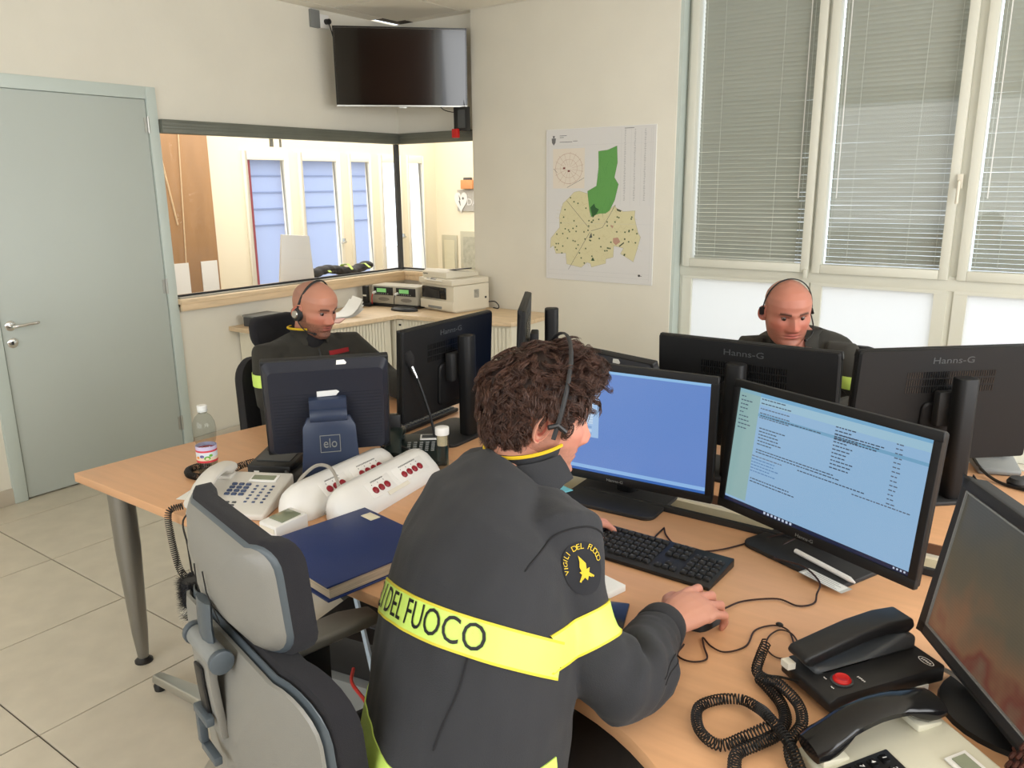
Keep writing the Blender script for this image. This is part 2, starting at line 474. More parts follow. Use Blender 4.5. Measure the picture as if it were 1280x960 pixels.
rr.span((-.14, RY0 - .2, .95), (1.3, RY0, 2.6)); rr.span((5.1, RY0 - .2, .95), (RX1 + .2, RY0, 2.6))
structure('wall_rear', rr, 'wall')
structure('baseboard_left', MB().span((0, RY0, 0), (0.012, 1.665, 0.085)), mat('baseboard_tile', (196, 186, 170), .4), bevel=.002)
structure('baseboard_back', MB().span((0.012, 2.72, 0), (0.0241, 4.6, 0.085)), mat('baseboard_tile_back', (196, 186, 170), .4), bevel=.002)

# the door
dr = tag(thing('door_1', None, None), kind='structure')
fm = MB()
fm.span((-0.15, 1.662, 0), (0.018, 1.728, 2.155)); fm.span((-0.15, 2.652, 0), (0.018, 2.712, 2.155)); fm.span((-0.15, 1.7285, 2.088), (0.018, 2.6515, 2.155))
fm.build('door_frame', 'door_frame', dr, bevel=.003)
MB().span((-0.045, 1.734, 0.008), (0.006, 2.648, 2.086)).build('door_panel', 'door', dr, bevel=.0015)
MB().span((-0.075, 1.726, 0), (-0.046, 2.654, 2.092)).build('door_rebate', 'joint', dr)
h = MB()
h.lathe([(0.0, 0), (0.026, 0), (0.026, 0.006), (0.022, 0.009), (0.0, 0.009)], 20, T(0.006, 1.775, 0.93) @ ry(PI / 2))
h.tube(spline([(0.01, 1.775, .93), (0.045, 1.775, .93), (0.055, 1.785, .93), (0.056, 1.83, .932), (0.055, 1.88, .935), (0.05, 1.897, .936)], 6), 0.0085, 10)
h.build('door_handle', 'chrome', dr)
k = MB(); k.lathe([(0.0, 0), (0.026, 0), (0.026, 0.006), (0.022, 0.009), (0.0, 0.009)], 20, T(0.006, 1.775, 0.842) @ ry(PI / 2))
k = k.build('keyhole_plate', 'chrome', dr)
MB().box((0.016, 1.775, 0.842), (0.004, 0.006, 0.016)).build('keyhole', 'black', k)
for z in (0.20, 1.04, 1.95):
    hg = MB(); hg.cyl((0.014, 2.651, z - .045), (0.014, 2.651, z + .045), 0.0065, 10); hg.span((0.006, 2.63, z - .04), (0.009, 2.65, z + .04))
    hg.build('hinge', 'alu', dr)

# interior glazing with the metal track above and the wooden ledge below
w1 = tag(thing('window_1', None, None), kind='structure')
tr = MB()
tr.span((-0.03, GY0 + .005, GZ1), (0.045, YB + .02, GZ1 + .075)); tr.span((0.0455, YB - .045, GZ1), (0.81, YB + .02, GZ1 + .075))
tr = tr.build('metal_track', 'beam', w1, bevel=.002)
for z in (0.022, 0.038, 0.060):
    g = MB(); g.span((0.043, GY0 + .005, GZ1 + z), (0.0485, YB - .045, GZ1 + z + .007)); g.span((0.043, YB - .0485, GZ1 + z), (0.81, YB - .044, GZ1 + z + .007))
    g.build('track_rib', 'beam', tr)
fr = MB(); fr.span((-0.055, GY0, 0.955), (-0.03, YB + .02, 0.972)); fr.span((-.055, YB + .02, 0.955), (0.81, YB + .045, 0.972))
fr.build('glazing_channel', 'black_matt', w1)
MB().span((-0.05, YB - .012, 0.96), (-0.028, YB + .03, GZ1)).build('glazing_post', 'dark_grey', w1)
gl = MB(); gl.span((-0.046, GY0, 0.972), (-0.040, YB - .02, GZ1 + .002)); gl.build('glass_pane', 'glass', w1)
gl = MB(); gl.span((-0.02, YB + .03, 0.972), (0.80, YB + .036, GZ1 + .002)); gl.build('glass_pane', 'glass', w1)
ms = MB(); ms.span((-0.048, 3.52, 1.86), (-0.038, 3.545, 1.91)); ms.span((-0.048, 3.60, 1.86), (-0.038, 3.61, 1.91))
ms.build('glass_clip', 'alu', w1)
led = MB(); led.span((-0.20, GY0 - .0, 0.925), (0.06, YB + .1, 0.953)); led.span((0.06, YB - .06, 0.925), (0.786, YB + .2, 0.953))
led.span((0.035, GY0, 0.885), (0.055, YB - .04, 0.925)); led.span((0.055, YB - .055, 0.885), (0.786, YB - .035, 0.925))
structure('trim_1', led, 'light_wood_y', bevel=.002)
sc = MB(); sc.span((-0.03, GY0 + .02, 0.953), (0.012, YB - .01, 0.962)); sc.span((0.012, YB - .03, .953), (.80, YB + .02, .962))
sc.build('ledge_rail', 'alu', w1)

structure('tv_reflection_panel', MB().span((6.54, -2.19, 0), (6.598, -.65, 2.6)), 'brown_reflection')  # unseen brown panel, added to give the television something brown to reflect
# ================================================================== WINDOW WALL
BL, BZ0, BZ1 = [(2.416, 3.090), (3.200, 3.795), (3.925, 4.53), (4.66, 5.25)], 1.165, CEIL
struct_f = MB()
Yf = YW + .05
def fr_span(mb, x0, x1, z0, z1, y0=YW - .028, y1=Yf): mb.span((x0, y0, z0), (x1, y1, z1))
w2 = tag(thing('window_2', None, None), kind='structure')
ff = MB(); ff.span((2.325, YM + .012, 0.18), (2.345, YM + .30, CEIL)); ff.build('reveal_panel', M['door_frame'], w2)
f = MB()
fr_span(f, 2.345, 2.39, 0.18, CEIL, YW - .01, Yf)
fr_span(f, 5.29, 5.35, 0.18, CEIL, YW - .01, Yf)
for a, b in zip(BL, BL[1:]): fr_span(f, a[1] + .035, b[0] - .035, 0.18, CEIL, YW - .008, Yf)
fr_span(f, 2.345, 5.35, 1.045, 1.120, YW - .018, Yf)
fr_span(f, 2.345, 5.35, 0.18, 0.30, YW - .010, Yf)
f.build('window_frame', 'upvc', w2, bevel=.003)
for k, (a, b) in enumerate(BL):
    s = MB(); o = 0.045
    for x0, x1, z0, z1 in ((a - o, a - .0005, 1.105, CEIL - .001), (b + .0005, b + o, 1.105, CEIL - .001), (a, b, 1.105, BZ0 - .012)):
        s.span((x0, YW - .045, z0), (x1, YW + .03, z1))
    s = s.build('sash', 'upvc', w2, bevel=.003)
    MB().span((a, YW - .01, BZ0 - .012), (b, YW - .006, CEIL)).build('glass_pane', 'glass', s)
    lo = MB(); q = 0.012
    for x0, x1, z0, z1 in ((a - .05, a + q, .3, 1.0295), (b - q, b + .05, .3, 1.0295), (a - .05, b + .05, 1.030, 1.046)): lo.span((x0, YW - .02, z0), (x1, YW + .03, z1))
    lo.build('lower_bead', 'upvc', w2)
    fp = MB(); fp.span((a, YW - .002, .3), (b, YW + .002, 1.035)); fp.build('frosted_pane', 'frost', w2)
hm = MB(); hm.box((3.845, YW - .052, 1.60), (.026, .014, .07)); hm.tube([(3.845, YW - .06, 1.60), (3.845, YW - .085, 1.60), (3.845, YW - .088, 1.49)], .008, 8)
hm.build('window_handle', 'offwhite', w2, bevel=.002)
hm = MB(); hm.box((3.125, YW - .05, 1.10), (.02, .02, .05)); hm.build('window_handle', 'upvc', w2, bevel=.002)

# venetian blinds behind the panes, one slat object each
smb = MB(); n = 5
def slat_mesh(L):
    mb = MB(); rings = []
    for x in (-L / 2, L / 2):
        rings.append([(x, 0.0125 * math.cos(a) * 1.0, 0.0015 * math.sin(a)) for a in (0,)] )
    pts = [(-.0125, 0), (-.006, .0016), (0, .0022), (.006, .0016), (.0125, 0)]
    vs = []; 
    for x in (-L / 2, L / 2): vs += [(x, p, q) for p, q in pts]
    for x in (-L / 2, L / 2): vs += [(x, p, q - .0003) for p, q in pts]
    fs = [(i, i + 1, i + 6, i + 5) for i in range(4)] + [(10 + i, 15 + i, 16 + i, 11 + i) for i in range(4)]
    fs += [(0, 10, 11, 1), (4, 9, 19, 14), (0, 5, 15, 10)]
    mb.add(vs, fs)
    return mb
blabels = ['grey venetian blind in the leftmost window, beside the wall with the map',
           'grey venetian blind in the middle window with the handle on its right',
           'grey venetian blind cut by the right edge of the photo']
for k, (a, b) in enumerate(BL[:3]):
    bt = thing('venetian_blind', blabels[k], 'blind', ((a + b) / 2, YW + .022, BZ0), group='closed grey venetian blinds')
    L = b - a - .016
    MB().box((0, 0, -0.002), (L, .022, .014)).build('bottom_rail', 'slat', bt, bevel=.002)
    first = slat_mesh(L).build('slat', 'slat', bt)
    nsl = int((CEIL - BZ0 - .02) / .0235)
    tilt = 66 if k != 1 else 67
    for i in range(nsl):
        z = .018 + i * .0235
        rot = (R(-tilt + random.uniform(-1.5, 1.5)), R(random.uniform(-.12, .12)), 0)
        if i == 0: first.location = (0, 0, z); first.rotation_euler = rot
        else: inst('slat', first.data, bt, (0, 0, z), rot)
    for fx in (-.47, -.30, .22, .46):
        c = MB(); c.tube([(fx * L, -.014, 0), (fx * L, -.014, CEIL - BZ0)], .0011, 4); c.build('ladder_cord', 'cord', bt)
    wd = MB(); wd.tube([(.43 * L if k == 0 else -.44 * L, -.017, .35), (.43 * L if k == 0 else -.44 * L, -.017, CEIL - BZ0)], .003, 6)
    wd.build('tilt_wand', 'white_plastic', bt)

# ================================================================== CORRIDOR BEHIND THE GLAZING
CX, CYE = -2.0, 7.4
cw = MB()
wins = [(4.72, 5.24), (5.36, 5.90), (6.02, 6.34), (6.46, 6.80), (6.90, 7.18)]
segs = [(2.0, wins[0][0])] + [(wins[i][1], wins[i + 1][0]) for i in range(4)] + [(wins[-1][1], CYE)]
for y0, y1 in segs: cw.span((CX - .05, y0, 0), (CX, y1, 2.7))
for y0, y1 in wins: cw.span((CX - .05, y0, 0), (CX, y1, .35)); cw.span((CX - .05, y0, 1.93), (CX, y1, 2.7))
structure('wall_corridor', cw, 'wall_cream')
structure('wall_corridor_end', MB().span((CX - .2, CYE, 0), (2.2, CYE + .15, 2.7)), 'wall_cream')
structure('wall_corridor_near', MB().span((CX - .2, 1.8, 0), (-.14, 2.0, 2.7)), 'wall_cream')
structure('wall_corridor_side', MB().span((2.05, YM + .4, 0), (2.2, CYE, 2.7)), 'wall_cream')
structure('ceiling_corridor', MB().span((CX - .2, 1.8, 2.70), (-.145, CYE + .15, 2.8)).span((-.145, YM + .42, 2.70), (2.2, CYE + .15, 2.8)), 'wall_cream')
for i, (y0, y1) in enumerate(wins):
    wn = tag(thing('window_%d' % (i + 3), None, None), kind='structure')
    e = 0.05 if i in (0, 1, 3) else 0.03
    f = MB()
    for a, b, c, d_ in ((y0, y0 + e, .35, 1.93), (y1 - e, y1, .35, 1.93), (y0 + e, y1 - e, .35, .42), (y0 + e, y1 - e, 1.85, 1.93)): f.span((CX - .045, a, c), (CX + .02, b, d_))
    f.build('window_frame', 'upvc_white', wn, bevel=.003)
    MB().span((CX - .03, y0 + e, .42), (CX - .025, y1 - e, 1.85)).build('glass_pane', 'glass', wn)
    if i in (0, 1, 3):
        hh = MB(); hh.box((CX + .045, y1 - .03, 1.05), (.03, .02, .05)); hh.tube([(CX + .06, y1 - .03, 1.05), (CX + .075, y1 - .03, 1.04), (CX + .08, y1 - .09, 1.03)], .009, 8)
        hh.build('window_handle', 'alu', wn)
bp = tag(thing('brown_cupboard', 'tall brown panel cupboard seen through the glass beside the door', 'cupboard', (-1.96, 4.05, 0)), None)
MB().span((-.03, -.60, 0), (.10, .24, 2.5)).build('side_panel', 'brown_wood', bp, bevel=.003)
m_ = MB()
m_.span((.10, -.52, .72), (.106, -.06, .98)); m_.span((.10, .06, .72), (.106, .22, .98))
m_.build('white_insert', 'white_plastic', bp)
m_ = MB(); m_.tube([(.104, -.45, 2.2), (.104, -.3, 1.25)], .012, 4); m_.tube([(.104, -.26, 2.2), (.104, -.12, 1.3)], .008, 4); m_.tube([(.104, -.02, 2.2), (.104, -.08, .98)], .006, 4)
m_.build('glare_streak', 'light_wood', bp)  # pale slanted strips stand in for glare streaks across the brown panel
# defibrillator sign and framed notices on the end wall
sg = thing('defibrillator_sign', 'grey sign with white heart and letters on the corridor end wall', 'sign', (-1.50, CYE - .012, 1.43))
MB().box((0.02, 0, 0), (.36, .012, .24)).build('board', mat('sign_grey', (176, 172, 164), .6), sg)
hp = []
for i in range(40):
    a = 2 * PI * i / 40; hp.append((.0062 * 16 * math.sin(a) ** 3 * .95, .0085 * (13 * math.cos(a) - 5 * math.cos(2 * a) - 2 * math.cos(3 * a) - math.cos(4 * a)) * .95))
hb = MB(); hb.prism(hp, 0, .012, T(-.10, -.006, -.005) @ rx(PI / 2)); hb = hb.build('heart', 'white_plastic', sg)
MB().prism([(-.01, .06), (.012, .01), (0, .01), (.012, -.06), (-.014, -.005), (0, -.005)], 0, .003, T(-.115, -.018, 0) @ rx(PI / 2)).build('bolt_mark', 'ink', hb)
MB().box((-.065, -.02, .025), (.03, .003, .008)).box((-.065, -.02, .025), (.008, .003, .03)).build('cross_mark', 'dark_grey', hb)
MB().text('DAE', .11, .002, T(.085, -.009, -.02) @ rx(PI / 2)).build('lettering', 'white_plastic', sg)
ob = thing('orange_box', 'small orange box fixed above the defibrillator sign', 'box', (-1.49, CYE - .03, 1.61))
MB().box((0, 0, 0), (.17, .06, .10)).build('case', mat('orange_card', (222, 150, 96), .6), ob, bevel=.004)
MB().box((0, 0, .062), (.10, .04, .03)).build('lid', 'dark_grey', ob, bevel=.004)
for i, (x, z, w_, hgt) in enumerate(((-1.80, .80, .23, .46), (-1.50, .84, .26, .48))):
    nt_ = thing('framed_notice', ('pale framed notice with inner border, left of the pair behind the printer', 'mottled grey framed notice right of the pair behind the printer')[i], 'notice', (x, CYE - .01, z))
    MB().box((0, 0, 0), (w_, .015, hgt)).build('frame', mat('notice_frame_%d' % i, (190, 184, 160), .5), nt_, bevel=.002)
    MB().box((0, -.009, 0), (w_ * .68, .004, hgt * .75)).build('sheet', mat('notice_sheet_%d' % i, ((214, 206, 176), (176, 172, 152))[i], .7, var=.15 * i + .01, vscale=20), nt_)
# yard beyond the corridor windows
structure('ground', MB().span((-16, -6, -.6), (CX - .2, 22, -.5)), mat('yard_asphalt', (150, 150, 150), .9))
vb = thing('pale_building', 'pale blue-white building front standing in the yard beyond the windows', 'building', (-9.5, 13.2, -.5))
MB().span((-.3, -8.2, 0), (.3, .6, 6)).build('facade', mat('pale_facade', (188, 196, 222), .8), vb)
for k in range(7):
    MB().span((.3, -8.2, 1.35 + k * .32), (.34, .6, 1.37 + k * .32)).build('cladding_joint', mat('cladding_grey', (150, 160, 190), .8) if k == 0 else bpy.data.materials['cladding_grey'], vb)
MB().span((.3, -7.6, 2.62), (.55, .6, 2.80)).build('corrugated_canopy', mat('canopy_grey', (96, 92, 98), .6), vb)
for k, yy in enumerate((-5.1, -3.45, -2.2)): MB().span((.35, yy, 0), (.5, yy + .28, 4.6)).build('red_post', mat('red_post_paint', (150, 56, 56), .6) if k == 0 else bpy.data.materials['red_post_paint'], vb)
bc = thing('brick_building', 'dark brick and pale stone building beyond the right corridor windows', 'building', (-8.4, 17.5, -.5))
MB().span((-.4, -2.3, 0), (.4, -.2, 6)).build('brick_pier', mat('dark_brick', (96, 74, 76), .9, var=.2, vscale=8), bc)
MB().span((-.4, -.2, 0), (.4, 6, 6)).build('stone_front', mat('pale_stone', (150, 182, 214), .9, var=.25, vscale=3), bc)
MB().span((.45, -2.4, 1.35), (.6, 3, 1.62)).build('red_barrier', mat('red_barrier_paint', (160, 34, 40), .5), bc)

# things lying on the ledge behind the glass
jk = thing('folded_jacket', 'dark jacket with yellow stripes folded on the ledge behind the glass', 'jacket', (-.17, 4.20, .953))
jb = MB()
for q in range(9): jb.sphere((random.uniform(-.02, .02), -.26 + .065 * q, .025 + .016 * math.sin(q * .9) + .012), (.06, .062, .034))
v_, f_ = voxel(jb, .009, 2)
jb = MB(); jb.add([(x, y, max(z, .001)) for x, y, z in v_], f_); jb.build('cloth', 'jacket', jk)
for a, dz in ((-.20, .0), (.02, .01), (.2, .0)):
    s = MB(); s.tube([(-.06, a, .02), (-.03, a + .01, .062 + dz), (.02, a + .02, .068 + dz), (.058, a + .03, .038)], (.022), 8, flat=.15, side=(0, 1, 0)); s.build('yellow_stripe', 'hivis', jk)
pb = thing('monitor_cover', 'tilted white plastic panel standing on the ledge behind the bald man', 'panel', (-.16, 3.76, .953))
MB().prism([(-.14, 0), (.13, 0), (.11, .31), (-.10, .33)], -.012, .012, rz(R(78)) @ rx(PI / 2)).build('board', 'white_plastic', pb, bevel=.004)
# ================================================================== DESKS
DZ = 0.73
def smooth_poly(P, n=4):
    q = spline([(x, y, 0) for x, y in P], n); return [(p.x, p.y) for p in q]
near = [(2.97, 1.905), (1.99, 1.905), (1.955, 1.70), (1.925, 1.45), (1.91, 1.13)] + smooth_poly([(2.5, 1.128), (3.0, 1.12), (3.45, 1.11), (3.72, 1.08), (3.90, 1.04), (4.05, .95), (4.22, .78), (4.45, .62), (4.8, .52)], 4) + [(5.3, .5), (5.3, 1.905)]
d1 = thing('desk', 'long beech desk nearest the camera with tapered grey steel legs', 'desk')
MB().prism(near, DZ - .028, DZ).build('desk_top', 'beech', d1, bevel=.002)
MB().prism([(x + (0 if x > 5 else 0), y) for x, y in near], DZ - .0275, DZ - .0005, Matrix.Diagonal((1.0004, 1.0008, 1, 1))).build('edge_band', 'beech_edge', d1)
def leg(px_, py, parent, lean=(0, 0)):
    l = MB(); l.tube([(px_ + lean[0], py + lean[1], DZ - .03), (px_ + lean[0] * .6, py + lean[1] * .6, .45), (px_ + lean[0] * .2, py + lean[1] * .2, .12), (px_, py, .02)], [.041, .040, .026, .018], 20)
    l = l.build('leg', 'steel', parent)
    MB().lathe([(0, 0), (.03, 0), (.03, .006), (.022, .012), (.014, .022), (0, .022)], 20, T(px_, py, 0)).build('foot_disc', 'black', l)
leg(1.935, 1.259, d1, (.055, -.03)); leg(4.75, .75, d1)
ap = MB(); ap.prism([(2.08, 0), (3.4, 0), (3.4, -.075), (2.75, -.075), (2.45, -.06), (2.22, -.03)], -.012, .012, T(0, 1.23, DZ - .028) @ rx(PI / 2))
ap.build('apron', 'steel', d1)
MB().tube([(2.1, 1.6, DZ - .05), (4.7, 1.6, DZ - .05)], .02, 8).build('crossbar', 'steel', d1)
dl = thing('desk', 'beech desk wing where the bald man with the yellow collar sits', 'desk')
lp = [(2.0, 1.907), (2.97, 1.907), (2.97, 2.78), (2.12, 2.78), (2.03, 2.45), (2.0, 2.2)]
MB().prism(lp, DZ - .028, DZ).build('desk_top', 'beech', dl, bevel=.002)
leg(2.15, 2.65, dl); leg(2.5, 1.98, dl)
d2 = thing('desk', 'far beech desk behind the cable gap, under the two monitors seen from behind', 'desk')
MB().span((2.98, 2.10, DZ - .028), (5.3, 2.82, DZ)).build('desk_top', 'beech', d2, bevel=.002)
MB().span((2.98, 2.094, DZ - .027), (5.3, 2.0995, DZ - .001)).build('edge_band', mat('dark_edge_band', (110, 74, 54), .5), d2)
leg(3.1, 2.72, d2); leg(5.15, 2.72, d2)
ct = tag(thing('cable_tray', 'cream cable tray in the gap between the two desks', 'tray', (0, 0, 0)))
cb = MB(); cb.span((2.98, 1.93, .60), (5.3, 2.085, .612)); cb.span((2.98, 2.07, .612), (5.3, 2.085, .70)); cb.span((2.98, 1.93, .612), (5.3, 1.942, .66))
cb.build('tray_body', 'cream_trunk', ct)
st = tag(MB().span((3.32, 1.907, .712), (5.3, 1.922, .746)).build('edge_profile', 'black_matt', None, bevel=.003), 'black edge profile along the back of the near desk', 'profile')

# counter (L shape) of light wood over cream tambour cabinets
ctop = [(0.002, 3.05), (.34, 3.05), (.50, 3.35), (.56, 3.62), (.60, 3.98), (.80, 4.02), (1.22, 4.08), (1.44, 4.15), (1.50, 4.27), (1.475, YM - .004), (.78, YM - .004), (.78, YB - .004), (0.002, YB - .004)]
cnt = thing('counter', 'L shaped light oak counter in the corner carrying the printer', 'counter')
MB().prism(ctop, .712, .74).build('counter_top', 'light_wood', cnt, bevel=.002)
c1 = thing('cabinet', 'cream tambour cabinet under the counter beside the left wall', 'cabinet', (0, 0, 0))
MB().prism([(.01, 3.12), (.30, 3.12), (.46, 3.40), (.53, 3.97), (.01, 3.97)], .04, .708).build('body', 'cream_plastic', c1)
ln = 0
sl = MB().box((0, 0, 0), (.006, .022, .64)).build('shutter_slat', 'cream_plastic', c1, bevel=.002, seg=1)
pts_ = [(.305, 3.13), (.465, 3.40), (.535, 3.93)]
k0 = True
for (x0, y0), (x1, y1) in zip(pts_, pts_[1:]):
    L = math.hypot(x1 - x0, y1 - y0); nn = int(L / .025)
    for i in range(nn):
        tt = (i + .5) / nn; a = math.atan2(y1 - y0, x1 - x0) - PI / 2
        mm = T(x0 + (x1 - x0) * tt, y0 + (y1 - y0) * tt, .375) @ rz(a)
        if k0: sl.matrix_local = mm; k0 = False
        else: inst('shutter_slat', sl.data, c1, m=mm)
c2 = thing('cabinet', 'cream cabinet with black lock under the counter below the printer', 'cabinet', (0, 0, 0))
MB().prism([(.545, 4.03), (.80, 4.06), (1.20, 4.12), (1.42, 4.18), (1.465, 4.28), (1.45, 4.60), (.02, 4.60), (.02, 4.0), (.545, 4.0)], .04, .708).build('body', 'cream_plastic', c2)
MB().prism([(.552, 4.012), (.60, 4.02), (.60, 4.035), (.552, 4.03)], .42, .70).build('lock_plate', 'cream_plastic', c2)
MB().box((.583, 4.013, .665), (.016, .006, .012)).box((.583, 4.010, .60), (.03, .012, .02)).build('lock', 'black', c2)
sp = MB().box((0, 0, 0), (.022, .006, .64)).build('shutter_slat', 'cream_plastic', c2, bevel=.002, seg=1)
k0 = True; pts_ = [(.62, 4.035), (.80, 4.055), (1.20, 4.115), (1.41, 4.172)]
for (x0, y0), (x1, y1) in zip(pts_, pts_[1:]):
    L = math.hypot(x1 - x0, y1 - y0); nn = int(L / .025)
    for i in range(nn):
        tt = (i + .5) / nn; a = math.atan2(y1 - y0, x1 - x0)
        mm = T(x0 + (x1 - x0) * tt, y0 + (y1 - y0) * tt, .375) @ rz(a)
        if k0: sp.matrix_local = mm; k0 = False
        else: inst('shutter_slat', sp.data, c2, m=mm)

# ================================================================== MONITORS
def rounded_slab(w, h, t, r, m, mb=None, taper=0.0):
    mb = mb or MB(); P = rrect(w, h, r); Q = [(x * (1 - taper), y * (1 - taper)) for x, y in P]
    # slab in the local XZ plane, front at y=0, back at y=t
    return mb.loft([[(x, 0, z) for x, z in P], [(x, t * .7, z) for x, z in P], [(x, t, z) for x, z in Q]], m)
SH = M['screen']
def wide_monitor(loc, rot, cz, tilt, label, items, dx=0.0, dy=0.0, pillar=0.36, base=True, w=.555, h=.34, group='wide black monitors', py=.085):
    t = thing('monitor', label, 'monitor', (loc[0], loc[1], DZ), rot, group)
    mm = T(dx, dy, cz - DZ) @ rx(R(-tilt))
    # bezel frame as four bars
    b = .019; fb = MB()
    for c, d in (((0, .008, h / 2 - b / 2), (w, .016, b)), ((0, .008, -h / 2 + b / 2 + .002), (w, .016, b + .004)), ((-w / 2 + b / 2, .008, 0), (b, .016, h - 2 * b)), ((w / 2 - b / 2, .008, 0), (b, .016, h - 2 * b))):
        fb.box(c, d, mm)
    bz_ = fb.build('bezel', 'monitor_black', t, bevel=.002)
    MB().text('Hanns-G', .011, .0003, mm @ T(0, -.0004, -h / 2 + b / 2) @ rx(PI / 2), 1.3).build('bezel_lettering', 'mid_grey', bz_)
    sh = rounded_slab(w - .002, h - .002, .018, .008, mm @ T(0, .010, 0), taper=.02)
    rounded_slab(.15, .15, .012, .02, mm @ T(0, .026, -.06), sh, taper=.06)
    shell = sh.build('back_shell', 'monitor_black', t, smooth=30)
    sw, shh = w - 2 * b, h - 2 * b - .004
    if items is not None:
        its = [(rect(-sw / 2, -shh / 2, sw / 2, shh / 2), items[0], 0)] + [([(x * sw - sw / 2, shh / 2 - y * shh) for x, y in poly], c, l) for poly, c, l in items[1]]
        flat('screen', its, t, mm @ T(0, .0045, .002) @ rx(PI / 2), 'screen')
    else:
        MB().box((0, .006, .002), (sw, .002, shh), mm).build('screen', 'black_gloss', t)
    # vent slots and maker's name on the back
    vm = mm @ T(0, .0462, -.0) ; v = MB(); vs_ = MB()
    vs_.box((0, 0, 0), (.0025, .0006, .018)); 
    for row in (0, 1, 2):
        for i in range(38):
            x = -.13 + i * .007
            v.box((x, .0285, h / 2 - .075 - row * .022), (.003, .0012, .018), mm @ rz(0))
    v = v.build('vent_slots', 'black_gloss', shell); v['kind'] = 'stuff'
    MB().text('Hanns-G', .026, .0003, mm @ T(0, .0286, h / 2 - .035) @ rz(PI) @ rx(PI / 2), 1.35).build('back_lettering', 'dark_grey', shell)
    # stand
    nk = MB(); nk.box((dx, .055 + dy, cz - DZ), (.10, .03, .10)); nk.build('bracket', 'black_matt', t, bevel=.006)
    nk = MB(); nk.prism(rrect(.058, .052, .018), .012, pillar, T(dx, py + dy, 0)); nk.build('pillar', 'monitor_black', t, bevel=.004)
    nk = MB(); nk.prism(rrect(.285, .215, .03), 0, .012, T(dx, .03 + dy, 0)); nk.build('base', 'black_matt', t, bevel=.003)
    return t, mm
def bar(x0, y0, x1, y1): return [(x0, y0), (x1, y0), (x1, y1), (x0, y1)]
# screen 1: window application on a blue desktop
A = []
A.append((bar(0, 0, 1, .028), (150, 200, 245), 1)); A.append((bar(0, .94, 1, .975), (150, 195, 245), 1)); A.append((bar(0, .975, 1, 1), (60, 110, 190), 1))
A.append((bar(.05, .05, .39, .66), (170, 205, 245), 1)); A.append((bar(.06, .09, .35, .155), (132, 172, 222), 2))
A.append((bar(.30, .01, .34, .03), (40, 50, 70), 2))
A.append((bar(.06, .18, .355, .53), (205, 228, 252), 2))
for i in range(13): A.append((bar(.06, .20 + i * .026, .355, .203 + i * .026), (150, 178, 220), 3))
A.append((bar(.06, .225, .355, .25), (30, 92, 196), 3))
for x in (.12, .24, .262): A.append((bar(x, .18, x + .003, .53), (150, 178, 220), 3))
for i in range(3):
    for j in range(4): A.append((bar(.065 + j * .073, .55 + i * .032, .13 + j * .073, .573 + i * .032), (140, 178, 225) if (i + j) % 2 else (205, 226, 250), 2))
scr1 = ((108, 146, 216), A)
# screen 2: mail window with lists of text
B = []
rs = random.Random(3)
B.append((bar(0, 0, 1, .035), (120, 176, 214), 1)); B.append((bar(0, 0, .13, .95), (150, 186, 186), 1)); B.append((bar(.13, .035, 1, .10), (160, 200, 222), 1))
B.append((bar(0, .968, 1, 1), (24, 34, 66), 2))
B.append((bar(.13, .175, 1, .20), (118, 170, 205), 2))
def tx(x, y, n, w_, c=(70, 88, 110), hgt=.009):
    xx = x
    for _ in range(n):
        ww_ = rs.uniform(.008, w_); B.append((bar(xx, y, xx + ww_, y + hgt), c, 3)); xx += ww_ + .004
for i in range(9): tx(.015, .06 + i * .034, rs.randint(2, 4), .018)
tx(.14, .045, 7, .03); tx(.14, .08, 9, .022)
for i in range(3): tx(.14, .125 + i * .038, 10, .02, (92, 108, 130))
tx(.145, .185, 18, .024)
for i in range(6): tx(.15, .29 + i * .027, rs.randint(5, 8), .02)
for i in range(2): tx(.15, .475 + i * .022, 24, .022)
for i in range(6): tx(.12 + .012, .535 + i * .026, rs.randint(7, 9), .02, (96, 140, 190) if i else (110, 126, 150))
for i in range(2): tx(.14, .73 + i * .025, 14, .022)
for i in range(12): tx(.56, .10 + i * .029, rs.randint(4, 6), .022, (62, 78, 100))
for i in range(3): tx(.56, .155 + i * .02, 12, .022, (62, 78, 100))
for i in range(14): tx(.85, .10 + i * .034, 2, .018, (92, 108, 130))
tx(.69, .565, 16, .02, (92, 108, 130)); tx(.40, .53, 20, .018)
for i in range(8): B.append((bar(.25 + i * .022, .973, .262 + i * .022, .993), (200, 214, 235), 3))
for i in range(4): B.append((bar(.93 + i * .016, .976, .938 + i * .016, .99), (200, 214, 235), 3))
scr2 = ((150, 190, 226), B)
m1, _ = wide_monitor((3.438, 1.885), R(3.4), .956, 1.5, 'wide monitor with blue desktop and data window, beside the seated man face', scr1)
m2, mm2 = wide_monitor((3.985, 1.84), R(-22.4), .946, 7, 'wide monitor showing a mail window with rows of text, right of the hand', scr2)
wide_monitor((3.635, 2.335), R(180), .975, 3, 'back of wide monitor directly in front of the bald man by the window', ((60, 90, 140), []), pillar=.36, py=.09)
wide_monitor((4.141, 2.511), R(222), .988, 5, 'back of wide monitor cut off by the right edge of the photo', ((60, 90, 140), []), pillar=.355, py=.10)
wide_monitor((2.61, 2.128), R(272.8), .987, 2.8, 'back of wide monitor behind the gooseneck microphone', ((60, 90, 140), []), pillar=.37, w=.52, h=.32, py=.10)
wide_monitor((2.70, 2.47), R(302), 1.01, 2, 'monitor seen edge-on above the curly hair, in front of the counter end', ((60, 90, 140), []), w=.52, h=.34, pillar=.42, py=.12)
